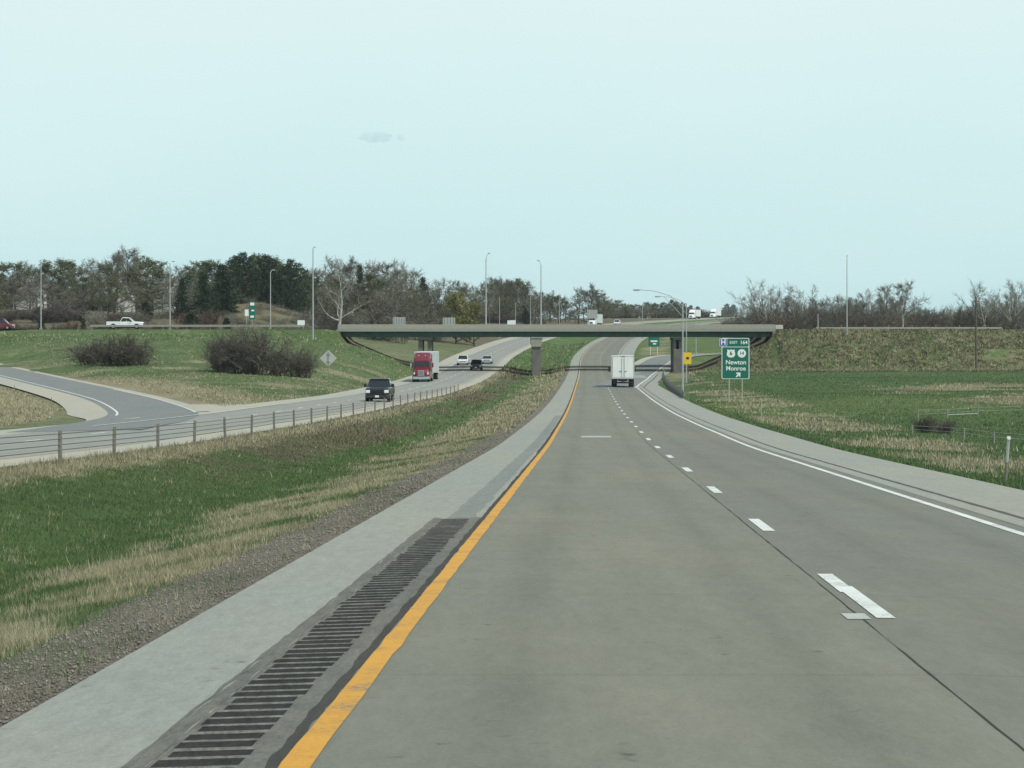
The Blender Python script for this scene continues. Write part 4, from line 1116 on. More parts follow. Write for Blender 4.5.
# ------------------------------------------------------------------ TREES
class Twigs:
    def __init__(s): s.v = []; s.f = []
    def tri(s, a, b, w):
        a = np.asarray(a); b = np.asarray(b); d = b - a
        r = rng.normal(size=3); n = np.cross(d, r); n /= (np.linalg.norm(n) + 1e-9)
        k = len(s.v); s.v += [a - n * w, a + n * w, b]; s.f.append((k, k + 1, k + 2))
    def leafq(s, c, size):
        r = rng.normal(size=3); r /= np.linalg.norm(r); q = np.cross(r, rng.normal(size=3)); q /= np.linalg.norm(q)
        k = len(s.v); s.v += [c - q * size * .5, c + q * size * .5, c + r * size]; s.f.append((k, k + 1, k + 2))
class Tubes:
    def __init__(s): s.v = []; s.f = []
    def seg(s, a, b, r0, r1, n=5):
        a = np.asarray(a, float); b = np.asarray(b, float); d = b - a; d /= np.linalg.norm(d) + 1e-9
        u = np.cross(d, (0.3, .9, .2)); u /= np.linalg.norm(u); w = np.cross(d, u)
        k = len(s.v)
        for c, r in ((a, r0), (b, r1)):
            for i in range(n):
                q = 2 * math.pi * i / n; s.v.append(c + r * (math.cos(q) * u + math.sin(q) * w))
        for i in range(n): s.f.append((k + i, k + (i + 1) % n, k + n + (i + 1) % n, k + n + i))
def unit(v): return v / (np.linalg.norm(v) + 1e-9)
def branch_pts(p, d, L, n, wob, up):
    pts = [p]
    for _ in range(n):
        d = unit(d + rng.normal(0, wob, 3) + np.array((0, 0, up))); p = p + d * L / n; pts.append(p)
    return pts
def grow_tree(H=15., spread=.42, first=.25, limbs=9, sub=6, tw=7, fine=3, twig_w=.028, leafn=0, leaf_s=.2, up=.08, trunk_r=.26, forks=1, gap=.0):
    T, C = Tubes(), Twigs()
    for fk in range(forks):
        base = np.array((rng.normal(0, .25) if forks > 1 else 0., rng.normal(0, .25) if forks > 1 else 0., -.3))
        lean = np.array((rng.normal(0, .06 if forks == 1 else .22), rng.normal(0, .06 if forks == 1 else .22), 1.))
        tp = branch_pts(base, unit(lean), H * .86, 7, .07, .1)
        for k in range(7): T.seg(tp[k], tp[k + 1], trunk_r * (1 - k / 7.6), trunk_r * (1 - (k + 1) / 7.6), 7)
        for li in range(limbs):
            f = first + (1 - first) * (li + rng.random() * .8) / limbs
            f = min(f, .985); x = f * 7; k = min(int(x), 6); p = tp[k] + (tp[k + 1] - tp[k]) * (x - k)
            az = li * 2.4 + rng.normal(0, .4)
            el = R(16 + 42 * f + rng.normal(0, 8))
            L = H * spread * (1.15 - .72 * ((f - first) / (1 - first)) ** 1.3) * (.8 + .4 * rng.random())
            d = np.array((math.cos(az) * math.cos(el), math.sin(az) * math.cos(el), math.sin(el)))
            lp = branch_pts(p, d, L, 5, .16, up)
            r0 = trunk_r * (1 - f) * .55 + .035
            for k in range(5): T.seg(lp[k], lp[k + 1], r0 * (1 - k / 5.6), r0 * (1 - (k + 1) / 5.6), 4)
            for si in range(sub):
                g = .25 + .75 * (si + rng.random()) / sub; g = min(g, .99); x = g * 5; k = min(int(x), 4)
                p2 = lp[k] + (lp[k + 1] - lp[k]) * (x - k)
                d2 = unit(unit(lp[k + 1] - lp[k]) + rng.normal(0, .62, 3) + np.array((0, 0, .18)))
                L2 = L * (.52 - .22 * g) * (.7 + .6 * rng.random())
                sp = branch_pts(p2, d2, L2, 3, .2, up)
                for k in range(3): T.seg(sp[k], sp[k + 1], .035 * (1 - k / 3.6), .035 * (1 - (k + 1) / 3.6), 3)
                for ti in range(tw):
                    g2 = .2 + .8 * rng.random(); x = min(g2, .99) * 3; k = int(x); p3 = sp[k] + (sp[k + 1] - sp[k]) * (x - k)
                    d3 = unit(unit(sp[k + 1] - sp[k]) + rng.normal(0, .6, 3) + np.array((0, 0, .15)))
                    L3 = (.55 + .8 * rng.random()) * H / 15
                    e = p3 + d3 * L3; C.tri(p3, e, twig_w)
                    for _ in range(fine):
                        q = p3 + (e - p3) * rng.random(); d4 = unit(d3 + rng.normal(0, .6, 3)); C.tri(q, q + d4 * L3 * .6, twig_w * .7)
                    for _ in range(leafn): C.leafq(p3 + (e - p3) * rng.random() + rng.normal(0, .18, 3), leaf_s * (.6 + .8 * rng.random()))
    return T, C
def grow_conifer(H=13., W=3.0, cone=True, whorls=16, trunk_r=.2):
    T, C = Tubes(), Twigs()
    tp = branch_pts(np.array((0, 0, -.3)), np.array((0, 0, 1.)), H, 6, .03, .1)
    for k in range(6): T.seg(tp[k], tp[k + 1], trunk_r * (1 - k / 6.3), trunk_r * (1 - (k + 1) / 6.3), 6)
    for w in range(whorls):
        f = .06 + .94 * w / whorls
        prof = (1 - f) ** .8 if cone else math.sin(math.pi * min(1, f * .8 + .22)) ** .7
        for b in range(7):
            az = b * .9 + w * 1.3 + rng.normal(0, .25); x = min(f, .98) * 6; k = min(int(x), 5)
            p = tp[k] + (tp[k + 1] - tp[k]) * (x - k)
            L = max(.35, W * prof * (.6 + .6 * rng.random()))
            d = unit(np.array((math.cos(az), math.sin(az), (.0 if cone else .28) + rng.normal(0, .12))))
            e = p + d * L + np.array((0, 0, -.12 * L if cone else .05)); T.seg(p, e, .04, .012, 3)
            for _ in range(int(9 + 13 * L)):
                g = .15 + .85 * rng.random() ** .8; q = p + (e - p) * g + rng.normal(0, .20, 3)
                dd = unit(d + rng.normal(0, .75, 3)); C.tri(q, q + dd * (.35 + .35 * rng.random()), .11)
    return T, C
def grow_shrub(H=3.2, W=2.4, stems=16, sub=7, tw=9, w=.02, leafn=0):
    T, C = Tubes(), Twigs()
    for s in range(stems):
        a = rng.random() * 6.28; rr = rng.random() ** .5 * W * .35
        p = np.array((math.cos(a) * rr, math.sin(a) * rr, -.15))
        d = unit(np.array((math.cos(a) * .55 * rng.random() * W / 2, math.sin(a) * .55 * rng.random() * W / 2, 1.)))
        L = H * (.65 + .4 * rng.random()) * (1 - .25 * rr / W)
        sp = branch_pts(p, d, L, 5, .16, .02)
        for k in range(5): T.seg(sp[k], sp[k + 1], .035 * (1 - k / 5.6), .035 * (1 - (k + 1) / 5.6), 3)
        for b in range(sub):
            g = .12 + .88 * (b + rng.random()) / sub; x = min(g, .99) * 5; k = int(x); q = sp[k] + (sp[k + 1] - sp[k]) * (x - k)
            d2 = unit(unit(sp[k + 1] - sp[k]) * .7 + rng.normal(0, .7, 3)); L2 = W * .36 * (.5 + rng.random()); e = q + d2 * L2
            C.tri(q, e, w * 1.3)
            for _ in range(tw):
                u = q + (e - q) * rng.random(); d3 = unit(d2 + rng.normal(0, .8, 3)); C.tri(u, u + d3 * .55 * (.5 + rng.random()), w)
    return T, C
PROTO = {}
def proto(key, gen, bark_m, crown_m, n=1):
    for i in range(n):
        T, C = gen()
        mt = bpy.data.meshes.new('trunk'); mt.from_pydata([tuple(v) for v in T.v], [], T.f); mt.materials.append(M[bark_m]); mt.polygons.foreach_set('use_smooth', np.ones(len(T.f), bool))
        mc = bpy.data.meshes.new('crown'); mc.from_pydata([tuple(v) for v in C.v], [], C.f); mc.materials.append(M[crown_m])
        vs = np.array(C.v)
        PROTO.setdefault(key, []).append((mt, mc, float(vs[:, 2].max()), float(np.percentile(np.abs(vs[:, 0]), 97))))
proto('bare', lambda: grow_tree(15, .40, .20, 12, 8, 9, 3, .032, up=.05), 'bark_grey', 'twig_grey', 3)
proto('bare_brown', lambda: grow_tree(14, .42, .12, 14, 8, 10, 3, .036, up=.05), 'bark_dark', 'twig_brown', 3)
proto('bare_red', lambda: grow_tree(12, .45, .12, 13, 8, 10, 3, .036, up=.05), 'bark_dark', 'twig_red', 2)
proto('budding', lambda: grow_tree(14, .43, .12, 13, 8, 9, 2, .032, 4, .22, up=.05), 'bark_dark', 'bud_green', 3)
proto('yellow', lambda: grow_tree(10, .50, .08, 14, 8, 9, 1, .03, 9, .28, up=.04), 'bark_dark', 'bud_yellow', 1)
proto('sycamore', lambda: grow_tree(16, .40, .16, 11, 7, 7, 3, .028, 0, 0, .13, .40, 1), 'bark_pale', 'twig_pale', 1)
proto('cottonwood', lambda: grow_tree(14, .50, .22, 8, 8, 7, 3, .026, 0, 0, .08, .50, 2), 'bark_light', 'twig_pale', 2)
proto('lone', lambda: grow_tree(13, .34, .40, 12, 8, 8, 3, .028, 0, 0, .06, .26), 'bark_grey', 'twig_grey', 1)
proto('open', lambda: grow_tree(13, .42, .25, 9, 6, 6, 2, .022, 0, 0, .14, .2), 'bark_grey', 'twig_pale', 2)
proto('spruce', lambda: grow_conifer(12, 3.1, True, 17), 'bark_dark', 'needle', 2)
proto('pine', lambda: grow_conifer(13, 4.6, False, 14), 'bark_dark', 'needle', 2)
proto('cedar', lambda: grow_conifer(8, 2.3, False, 13), 'bark_dark', 'needle_b', 2)
proto('shrub', lambda: grow_shrub(3.6, 3.0, 30, 10, 20, .014), 'bark_dark', 'brush', 3)
proto('shrub_red', lambda: grow_shrub(3.2, 3.0, 18, 8, 10, .022), 'bark_dark', 'twig_red', 2)
proto('shrub_grey', lambda: grow_shrub(3.6, 3.2, 18, 8, 9, .022), 'bark_grey', 'twig_grey', 2)
NAMES = {'bare': 'bare_tree', 'bare_brown': 'bare_tree', 'bare_red': 'bare_tree', 'budding': 'budding_tree', 'yellow': 'budding_tree', 'sycamore': 'pale_tree', 'cottonwood': 'bare_tree', 'lone': 'bare_tree', 'open': 'bare_tree', 'spruce': 'spruce_tree', 'pine': 'pine_tree', 'cedar': 'cedar_tree', 'shrub': 'shrub', 'shrub_red': 'shrub', 'shrub_grey': 'shrub'}
COUNT = {}
def plant(key, X, Y, H, label, group=None, wide=None, z=None):
    lst = PROTO[key]; COUNT[key] = COUNT.get(key, 0) + 1
    mt, mc, h0, w0 = lst[COUNT[key] % len(lst)]
    s = H / h0; sw = s if wide is None else wide / w0
    sh = key.startswith('shrub')
    root = empty(NAMES[key], (X, Y, gz(X, Y) if z is None else z), rng.random() * 6.28, label=label, cat='shrub' if sh else 'tree', group=group)
    root.scale = (sw, sw, s)
    link(bpy.data.objects.new('stem' if sh else 'trunk', mt), root); link(bpy.data.objects.new('foliage' if sh else 'crown', mc), root)
    return root
def plant_px(key, px, ytop, Y, label, group=None, wpx=None):
    X = (px - 512) * Y / F; z = gz(X, Y); H = CZ + (HY - ytop) * Y / F - z
    return plant(key, X, Y, max(H, 1.0), label, group, None if wpx is None else wpx * Y / F / 2, z)
ENV = [(-30, 258), (0, 258), (20, 255), (40, 262), (60, 255), (80, 252), (95, 258), (110, 249), (125, 243), (140, 248), (150, 255), (165, 262), (185, 263), (200, 257), (215, 256), (225, 262), (240, 253), (265, 250), (285, 258), (300, 264), (312, 265), (325, 253), (345, 252), (356, 259), (375, 258), (395, 257), (410, 260), (420, 272), (440, 275), (460, 277), (480, 280), (490, 273), (505, 272), (520, 276), (540, 285), (560, 292), (575, 286), (588, 280), (600, 286), (610, 296), (625, 300), (640, 298), (660, 297), (680, 298), (700, 306), (715, 309), (725, 303), (742, 300), (750, 291), (760, 284), (790, 284), (805, 291), (815, 289), (830, 291), (850, 289), (865, 291), (880, 290), (900, 292), (915, 292), (930, 301), (950, 302), (965, 303), (980, 290), (1000, 286), (1015, 285), (1060, 285)]
ex = [e[0] for e in ENV]; ey = [e[1] for e in ENV]
def corridor_ok(X, Y):
    t = X - float(XY(Y)); return t < -34 or t > 18
LBL = {
 'bare': 'tall bare grey tree in the woods beyond the cross road', 'bare_brown': 'bare brown tree in the woods beyond the cross road',
 'bare_red': 'bare tree with reddish twigs in the woods beyond the cross road', 'budding': 'tree with a haze of green buds in the woods beyond the cross road',
 'cottonwood': 'pale many limbed bare tree in the woods beyond the cross road',
 'open': 'thin pale bare tree standing above the woods beyond the cross road', 'pine': 'dark evergreen pine in the woods beyond the cross road', 'spruce': 'dark conical spruce in the woods beyond the cross road', 'cedar': 'small olive green cedar at the foot of the woods'}
HOUSES = [(125, 690)]
def woods():
    # back row reaching the skyline, then two lower rows in front
    for row, (n, y0, y1, drop, spread) in enumerate(((100, 700, 790, 0, 3), (92, 625, 690, 10, 7), (76, 575, 615, 22, 9))):
        for k in range(n):
            px = -25 + (1075) * (k + .5 + rng.normal(0, .3)) / n
            Y = y0 + (y1 - y0) * rng.random()
            top = float(np.interp(px, ex, ey)) + drop + abs(rng.normal(0, spread))
            if 478 < px < 600: Y = 800 + 160 * rng.random() - (60 if row else 0)
            if 600 <= px < 742: Y = 1240 + 200 * rng.random()
            if 742 < px < 812 or 886 < px < 916 or px > 970: top = max(top, 298 + 5 * rng.random())
            if top > 316: continue
            X = (px - 512) * Y / F
            if not corridor_ok(X, Y): continue
            if row and any(abs(px - h[0]) < 7 for h in HOUSES): top = 301 + 6 * rng.random()
            if row == 2 and 225 < px < 312: continue
            r = rng.random()
            if 745 < px: kk = ('bare', 'bare_brown', 'bare', 'open')[int(r * 3.99)] if row else ('open', 'bare', 'open', 'cottonwood')[int(r * 3.99)]
            elif 640 < px < 742: kk = 'pine' if (655 < px < 702 or 714 < px < 738) and row == 0 else ('bare_brown' if r < .75 else 'bare')
            elif 185 < px < 312: kk = 'pine' if r < .42 else ('spruce' if r < .46 else ('bare' if r < .72 else 'budding'))
            else: kk = 'bare' if r < .32 else 'bare_brown' if r < .52 else 'budding' if r < .86 else 'bare_red' if r < .92 else ('spruce' if r > .985 else 'bare')
            plant_px(kk, px, top, Y, LBL[kk], 'trees of the woods beyond the cross road', None if kk in ('pine', 'spruce', 'open', 'cottonwood') else float(np.clip((330 - top) * (.64 + .34 * rng.random()), 18, 62)))
    # extra depth where the road bends out of sight
    for px0, px1, n, y0, y1 in ((478, 604, 34, 780, 960), (598, 740, 46, 1150, 1330)):
        for k in range(n):
            px = px0 + (px1 - px0) * (k + rng.random()) / n; Y = y0 + (y1 - y0) * rng.random(); X = (px - 512) * Y / F
            if not corridor_ok(X, Y): continue
            top = float(np.interp(px, ex, ey)) + (2 + abs(rng.normal(0, 6)))
            kk = ('bare_brown', 'bare', 'budding', 'bare_red')[int(min(3, rng.random() * 3.4))]
            if 657 < px < 700 and rng.random() < .4: kk = 'pine'
            plant_px(kk, px, top, Y, LBL[kk], 'trees of the woods beyond the cross road', None if kk == 'pine' else 20 + 12 * rng.random())
    # fuller, lower band of bare trees right of the bridge
    for k in range(36):
        px = 748 + 300 * (k + rng.random()) / 36; Y = 640 + 60 * rng.random()
        top = float(np.interp(px, ex, ey)) + 3 + abs(rng.normal(0, 4))
        kk = ('bare', 'bare_brown', 'open')[int(rng.random() * 2.99)]
        plant_px(kk, px, top, Y, LBL[kk], 'trees of the woods beyond the cross road', 26 + 12 * rng.random())
    # tall thicket inside the woods
    for k in range(84):
        px = -20 + 1065 * (k + rng.random()) / 84; Y = 705 + 90 * rng.random()
        if 478 < px < 742: continue
        X = (px - 512) * Y / F
        if not corridor_ok(X, Y): continue
        top = max(float(np.interp(px, ex, ey)) + 16 + 10 * rng.random(), 288)
        if px > 742: top = 299 + 7 * rng.random(); Y -= 70; X = (px - 512) * Y / F
        kk = ('shrub', 'shrub_grey', 'shrub')[int(rng.random() * 2.99)]
        plant_px(kk, px, top, Y, {'shrub': 'dark leafless shrub', 'shrub_grey': 'grey leafless shrub'}[kk] + ' filling the woods between the tree trunks', 'thicket inside the woods', 30 + 14 * rng.random())
    # brush right behind the cross road on the left
    for k in range(34):
        px = (-25 + 260 * k / 26) if k < 27 else (282 + 50 * (k - 27) / 7); px += 4 * rng.normal(); Y = 452 + 30 * rng.random()
        kk = ('shrub', 'shrub_grey', 'shrub_red', 'cedar')[int(min(3, rng.random() * 3.5))]
        plant_px(kk, px, 322 - 7 * rng.random(), Y, {'shrub': 'dark leafless shrub', 'shrub_grey': 'grey leafless shrub', 'shrub_red': 'reddish leafless shrub', 'cedar': 'small olive cedar'}[kk] + ' close behind the cross road at left', 'brush behind the cross road', None if kk == 'cedar' else 16 + 12 * rng.random())
    # brush on the knoll
    for k in range(24):
        px = 224 + 86 * (k + rng.random()) / 24; Y = 540 + 40 * rng.random(); X = (px - 512) * Y / F
        base = HY - (gz(X, Y) - CZ) * F / Y
        plant_px('shrub_grey', px, base - 5 - 5 * rng.random(), Y, 'grey leafless shrub on the tan knoll below the evergreens', 'brush on the knoll', 16 + 10 * rng.random())
    # undergrowth along the foot of the woods
    for k in range(130):
        px = -20 + 1065 * (k + rng.random()) / 130
        Y = 520 + 60 * rng.random()
        if 478 < px < 600: Y = 790 + 60 * rng.random()
        if 600 <= px < 742: Y = 1230 + 60 * rng.random()
        if px > 742: Y = 540 + 60 * rng.random()
        if 228 < px < 300: continue
        X = (px - 512) * Y / F
        if not corridor_ok(X, Y): continue
        kk = ('shrub', 'shrub_grey', 'shrub_red', 'shrub')[int(rng.random() * 3.99)]
        if px < 740 and rng.random() < .2: kk = 'cedar'
        top = 314 - 14 * rng.random() if px < 742 else 311 - 12 * rng.random()
        if 600 <= px < 742: top = 313 - 5 * rng.random()
        lab = {'shrub': 'dark leafless shrub', 'shrub_grey': 'grey leafless shrub', 'shrub_red': 'reddish leafless shrub', 'cedar': 'small olive cedar'}[kk]
        plant_px(kk, px, top, Y, lab + ' in the undergrowth at the foot of the woods', 'undergrowth of the woods', None if kk == 'cedar' else 26 + 14 * rng.random())
woods()
# trees one can single out
plant_px('sycamore', 338, 254, 520, 'white barked bare tree standing just above the left end of the bridge')
plant_px('yellow', 456, 290, 560, 'round yellow green budding tree above the left part of the bridge deck', None, 34)
plant_px('yellow', 474, 300, 565, 'smaller yellow green tree just right of the round yellowish one', None, 22)
plant_px('pine', 241, 251, 610, 'tallest dark pine left of the knoll, forming the left peak of the evergreens')
plant_px('pine', 268, 253, 615, 'dark pine in the middle of the evergreens above the tan knoll')
plant_px('pine', 291, 258, 612, 'dark pine at the right end of the evergreens beside the tallest pole')
plant_px('spruce', 205, 270, 560, 'broad dark spruce left of the narrow green guide sign', None, 26)
plant_px('spruce', 222, 263, 565, 'taller dark spruce directly left of the green guide sign', None, 30)
plant_px('spruce', 181, 277, 560, 'pointed dark spruce right of the second light pole', None, 18)
plant_px('spruce', 361, 264, 640, 'narrow dark spruce between the white tree and the twin bare crowns', None, 14)
plant_px('cedar', 192, 312, 500, 'small dark round evergreen behind the left guardrail', None, 16)
plant_px('bare', 376, 257, 690, 'left of two round bare crowns rising above the bridge')
plant_px('bare', 397, 256, 690, 'right of two round bare crowns rising above the bridge')
plant_px('bare', 125, 242, 700, 'highest bare tree on the left skyline above the white house')
plant_px('cottonwood', 770, 273, 560, 'large spreading bare tree just right of the bridge end')
plant_px('cottonwood', 802, 280, 600, 'pale spreading bare tree behind the large one right of the bridge')
plant_px('lone', 902, 277, 540, 'slender bare tree with a rounded crown alone on the right skyline')
plant_px('lone', 884, 281, 590, 'bare tree directly left of the slender rounded one')
plant_px('bare', 868, 287, 590, 'shorter bare tree left of the pair on the right skyline')
plant_px('cottonwood', 988, 275, 560, 'tall many limbed bare tree at the far right')
plant_px('cottonwood', 1012, 275, 575, 'bare tree at the right photo edge')
plant_px('bare_brown', 588, 281, 820, 'big dense brown tree beyond the bridge above the grey sign panel', None, 48)
plant_px('bare_brown', 578, 288, 830, 'dense brown tree left of the biggest brown one beyond the bridge', None, 34)
# shrubs on the slope left of the opposite carriageway
for px, yt, Y, w, l in ((88, 332, 314, 42, 'left part of the long low thicket on the green slope'), (112, 329, 310, 50, 'middle of the long low thicket on the green slope'), (137, 332, 312, 44, 'right end of the long low thicket on the green slope'),
                        (240, 316, 298, 56, 'largest dark shrub on the slope, below the small green sign'), (258, 318, 297, 56, 'dark shrub touching the largest one on its right'), (224, 326, 301, 36, 'dark shrub at the left foot of the largest one'), (284, 334, 299, 46, 'lower shrub right of the large dark clump'), (304, 343, 300, 30, 'smallest shrub at the right end of the clump by the diamond sign')):
    plant_px('shrub', px, yt, Y, l + ' by the ramp' if 'green slope' in l else l, 'leafless thicket shrubs on the left slope', w)
for px, yt, Y, w, l in ((926, 417, 124, 24, 'leafless brush around the fence posts in the right field, left clump'), (944, 419, 122, 26, 'leafless brush around the fence posts in the right field, right clump')):
    plant_px('shrub', px, yt, Y, l, 'brush by the field fence', w)

# ------------------------------------------------------------------ GRASS AND STONES (stuff)
def blades(name, X, Y, h, w, mat, lean=.35):
    n = len(X)
    if n == 0: return
    z = ground(X, Y) - .02
    a = rng.random(n) * 2 * np.pi; ca_, sa = np.cos(a), np.sin(a)
    la = rng.random(n) * 2 * np.pi; ll = h * lean * np.abs(rng.normal(0, 1, n))
    V0 = np.stack([X - ca_ * w, Y - sa * w, z], -1); V1 = np.stack([X + ca_ * w, Y + sa * w, z], -1)
    V2 = np.stack([X + np.cos(la) * ll, Y + np.sin(la) * ll, z + h], -1)
    Vv = np.stack([V0, V1, V2], 1).reshape(-1, 3)
    o = mesh_np(name, Vv, np.arange(3 * n).reshape(-1, 3), mat); tag(o, kind='stuff'); return o
def sample(n, x0, x1, y0, y1):
    px = x0 + (x1 - x0) * rng.random(n); Y = np.exp(np.log(y0) + (np.log(y1) - np.log(y0)) * rng.random(n))
    return (px - 512) * Y / F, Y
def near_grass():
    X, Y = sample(900000, -60, 560, 10.5, 120)
    t = X - XY(Y); m = (t > L_IS + .05) & (t < T_LS - .12); X, Y, t = X[m], Y[m], t[m]
    dry, br, gr_, fr_ = zones(X, Y)
    r = rng.random(len(X)); n2 = vnoise(X * 2.3, Y * 1.2, 55); pt = vnoise(X * .8, Y * .45, 58)
    keep = rng.random(len(X)) > np.clip(gr_ * 1.15 - .15, 0, .93)
    px = np.maximum(.42 * Y / F, .003)
    isdry = (dry * 1.1 - .1 + .5 * (n2 - .5) > r)
    isbr = (br * .8 > rng.random(len(X))) & ~isdry
    hd = (.035 + .085 * rng.random(len(X))) * (.6 + .8 * n2) * (1 - .5 * gr_)
    tall = ((t < -11.9) & (rng.random(len(X)) < .25)) | (rng.random(len(X)) < .03); hd = np.where(tall, hd * 2.1, hd)
    k = keep & isdry; blades('dry_grass', X[k], Y[k], hd[k], px[k], M['g_dry'], .45)
    k = keep & isbr; blades('brown_weeds', X[k], Y[k], hd[k] * .8, px[k], M['g_brown'], .6)
    k = keep & ~isdry & ~isbr & (pt < .5); blades('green_grass', X[k], Y[k], (.03 + .07 * rng.random(k.sum())), px[k] * 1.1, M['g_green'], .4)
    k = keep & ~isdry & ~isbr & (pt >= .5); blades('green_grass', X[k], Y[k], (.03 + .06 * rng.random(k.sum())), px[k] * 1.1, M['g_olive'] if False else M['g_green'], .4)
near_grass()
def mid_grass(n, x0, x1, y0, y1, side):
    X, Y = sample(n, x0, x1, y0, y1)
    t = X - XY(Y)
    m = (t > T_RS + .1) if side == 'r' else (t < L_OS - .1) if side == 'l' else ((t > L_IS + .1) & (t < T_LS - .5))
    m &= ~((Y > 408) & ((X < XA0) | (X > XA1)))
    X, Y = X[m], Y[m]
    ok = np.ones(len(X), bool)
    for L, hw in ((RAMP_R, 4.9), (RAMP_L, 5.9)):
        D, S, Z = near_line(X, Y, L); ok &= D > hw
    X, Y = X[ok], Y[ok]
    dry, br, gr_, fr_ = zones(X, Y)
    n2 = fbm(X * .5, Y * .25, 61); n3 = vnoise(X * 2, Y * .9, 66)
    r = rng.random(len(X))
    isdry = dry * 1.1 - .08 + .6 * (n2 - .5) > r
    isbr = (~isdry) & (br * .8 > rng.random(len(X)))
    clump = .5 + 1.1 * n3
    hd = (.06 + .16 * rng.random(len(X))) * clump; w = np.maximum(.6 * Y / F, .01)
    emb = (Y > 375)
    hd = np.where(emb, hd * 2.0, hd)
    blades('dry_grass', X[isdry], Y[isdry], hd[isdry], w[isdry], M['g_dry'], .5)
    blades('brown_weeds', X[isbr], Y[isbr], hd[isbr], w[isbr], M['g_brown'], .6)
    k = ~isdry & ~isbr & (fr_ > .55); blades('green_grass', X[k], Y[k], hd[k] * .5, w[k], M['g_olive'], .5)
    k = ~isdry & ~isbr & (fr_ <= .55); blades('green_grass', X[k], Y[k], hd[k] * .5, w[k], M['g_green'], .5)
mid_grass(170000, 690, 1060, 40, 408, 'r')
mid_grass(140000, -50, 480, 62, 408, 'l')
mid_grass(110000, 280, 620, 112, 600, 'm')
def bank_tufts():
    n = 90000; px = 650 + 400 * rng.random(n); Y = 378 + 30.3 * rng.random(n); X = (px - 512) * Y / F
    k = (X > 33) & (Y > 381 + 26 * (fbm(X / 6, Y * 0, 107) - .4)) & (fbm(X / 1.3, Y / 1.3, 97) > .30); X, Y = X[k], Y[k]; c = fbm(X / .9, Y / .9, 101) + .75 * (fbm(X / 3.5, Y / 3, 103) - .5) + rng.normal(0, .06, len(X))
    h = (.08 + .24 * rng.random(len(X))) * (.4 + c) * (1 + .6 * sstep(.56, .7, c))
    for lo, hi, mt, nm in ((-2, .42, 'g_brown', 'brown_weeds'), (.42, .57, 'g_bank', 'green_grass'), (.57, 3, 'g_dry2', 'dry_grass')):
        q = (c >= lo) & (c < hi); blades(nm, X[q], Y[q], h[q], np.full(q.sum(), .11), M[mt], .6)
M['g_bank'] = blade('bank_grass', (.085, .105, .045), (.14, .158, .075))
M['g_dry2'] = blade('bank_straw', (.19, .175, .105), (.33, .30, .19))
bank_tufts()
def stones():
    X, Y = sample(90000, -40, 560, 10.5, 110)
    t = X - XY(Y); m = (t > -3.4) & (t < T_LS + .02); X, Y, t = X[m], Y[m], t[m]
    g_ = zones(X, Y)[2]; k = rng.random(len(X)) < g_ * .55; X, Y = X[k], Y[k]; n = len(X)
    r = (.004 + .012 * rng.random(n) ** 2) * np.clip(Y / 25, 1, 2.0); z = ground(X, Y) + r * .3
    base = np.array([(1, 0, 0), (0, 1, 0), (-1, 0, 0), (0, -1, 0), (0, 0, .8), (0, 0, -.8)])
    Vv = base[None] * r[:, None, None] * (.6 + .8 * rng.random((n, 6, 1))) + np.stack([X, Y, z], -1)[:, None]
    f = np.array([(0, 1, 4), (1, 2, 4), (2, 3, 4), (3, 0, 4), (1, 0, 5), (2, 1, 5), (3, 2, 5), (0, 3, 5)])
    Fc = (np.arange(n)[:, None, None] * 6 + f[None]).reshape(-1, 3)
    o = mesh_np('gravel', Vv.reshape(-1, 3), Fc, M['stone']); tag(o, kind='stuff')
stones()

# ------------------------------------------------------------------ SKY, SUN, AIR
HAZE = .00006
EL, AZ = 57.0, 131.0      # sun high, behind us on the right
w = bpy.data.worlds.new('World'); sc.world = w; w.use_nodes = True
nt = w.node_tree; bg = nt.nodes['Background']
sky = N(nt, 'ShaderNodeTexSky'); sky.sky_type = 'NISHITA'; sky.sun_disc = False
sky.sun_elevation = R(EL); sky.sun_rotation = R(AZ); sky.altitude = 200; sky.air_density = 1.0; sky.dust_density = 2.5; sky.ozone_density = 1.5
tc = N(nt, 'ShaderNodeTexCoord').outputs['Generated']
mp = N(nt, 'ShaderNodeMapping'); mp.inputs['Scale'].default_value = (1.6, 1.6, 7); nt.links.new(tc, mp.inputs[0])
cl = N(nt, 'ShaderNodeTexNoise'); cl.inputs['Scale'].default_value = 1.6; cl.inputs['Detail'].default_value = 5; nt.links.new(mp.outputs[0], cl.inputs['Vector'])
cf = ramp(nt, cl.outputs['Fac'], [(.40, (0, 0, 0)), (.72, (1, 1, 1))])
tint = mixc(nt, 1.0, sky.outputs[0], (.74, 1.0, 1.0), 'MULTIPLY')
sz = N(nt, 'ShaderNodeSeparateXYZ'); nt.links.new(tc, sz.inputs[0])
# thin high overcast: densest some way above the horizon, opening towards the zenith
vf = ramp(nt, sz.outputs[2], [(0.0, (.90,) * 3), (.13, (.90,) * 3), (.22, (.75,) * 3), (.5, (.25,) * 3), (1.0, (.12,) * 3)])
vc = ramp(nt, sz.outputs[2], [(0.0, (.435, .645, .668)), (.05, (.50, .672, .685)), (.13, (.575, .705, .70)), (.4, (.58, .70, .69))])
vc = mixc(nt, 1.0, vc, (10.0, 10.0, 10.0), 'MULTIPLY')
veil = mixc(nt, vf, tint, vc)
cloudc = mixc(nt, math_(nt, 'MULTIPLY', cf, .32), veil, (6.3, 7.2, 7.05))
nt.links.new(cloudc, bg.inputs['Color']); bg.inputs['Strength'].default_value = .132

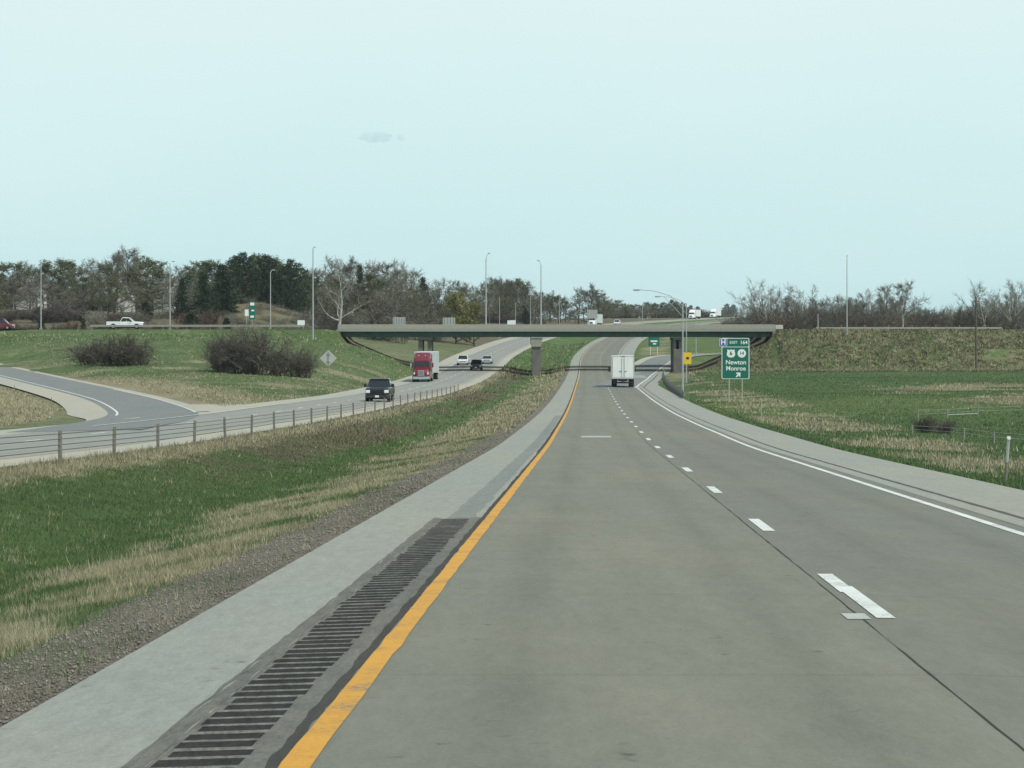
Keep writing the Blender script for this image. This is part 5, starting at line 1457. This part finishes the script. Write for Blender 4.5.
sun = bpy.data.lights.new('sun', 'SUN'); sun.energy = 3.5; sun.angle = R(1.2); sun.color = (1, .945, .84)
so = bpy.data.objects.new('sun', sun); link(so)
dv = Vector((math.sin(R(AZ)) * math.cos(R(EL)), math.cos(R(AZ)) * math.cos(R(EL)), math.sin(R(EL))))
so.rotation_euler = (-dv).to_track_quat('-Z', 'Y').to_euler()

# small grey cloud low in the sky
def cloud(px, py, wpx, hpx, label):
    Y = 7500.0; c = at(px, py, Y); k = Y / F
    bm = bmesh.new()
    for i in range(9):
        u = (i - 4) / 4.5
        m = Matrix.Translation((u * wpx * k * .40, rng.normal(0, 8), rng.normal(0, hpx * k * .10))) @ Matrix.Diagonal((wpx * k * .22, hpx * k * .6, hpx * k * (.42 * (1 - u * u) + .10), 1))
        bmesh.ops.create_icosphere(bm, subdivisions=2, radius=1, matrix=m)
    me = bpy.data.meshes.new('cloud'); bm.to_mesh(me); bm.free()
    m, nt, b = new_mat('cloud_vapour'); nt.nodes.remove(b)
    pv = N(nt, 'ShaderNodeVolumePrincipled'); pv.inputs['Color'].default_value = (.34, .40, .52, 1)
    f = noise(nt, objco(nt), .02, 4)
    nt.links.new(math_(nt, 'MULTIPLY', math_(nt, 'SUBTRACT', f, .34, True), .035), pv.inputs['Density'])
    nt.links.new(pv.outputs[0], nt.nodes['Material Output'].inputs['Volume'])
    me.materials.append(m)
    o = bpy.data.objects.new('cloud', me); o.location = c; link(o); tag(o, label, 'cloud', 'small clouds')
cloud(376, 137, 32, 12, 'small grey wisp of cloud alone in the pale sky')
cloud(400.5, 138, 9, 7, 'tiny wisp of cloud right beside the larger grey one')

# thin spring haze: one closed box of even air round the camera and everything on the ground
hz = PB().box((0, 2900, 18), (15000, 6300, 54)).out('haze', M['galv']); hz.data.materials.clear()
m, nt, b = new_mat('haze_air'); nt.nodes.remove(b)
pv = N(nt, 'ShaderNodeVolumePrincipled'); pv.inputs['Color'].default_value = (.90, .97, 1, 1); pv.inputs['Density'].default_value = HAZE; pv.inputs['Anisotropy'].default_value = .2
nt.links.new(pv.outputs[0], nt.nodes['Material Output'].inputs['Volume']); hz.data.materials.append(m); tag(hz, kind='stuff')

# ------------------------------------------------------------------ CAMERA AND OUTPUT
cam = bpy.data.cameras.new('camera'); cam.sensor_width = 36; cam.lens = F / 1024 * 36; cam.shift_y = -44 / 1024
cam.clip_start = .1; cam.clip_end = 30000
co = bpy.data.objects.new('camera', cam); co.location = (0, 0, CZ); co.rotation_euler = (R(90), 0, 0); link(co)
sc.camera = co
sc.view_settings.view_transform = 'Standard'; sc.view_settings.look = 'None'; sc.view_settings.exposure = 0; sc.view_settings.gamma = 1
sc.cycles.max_bounces = 6; sc.cycles.use_denoising = True
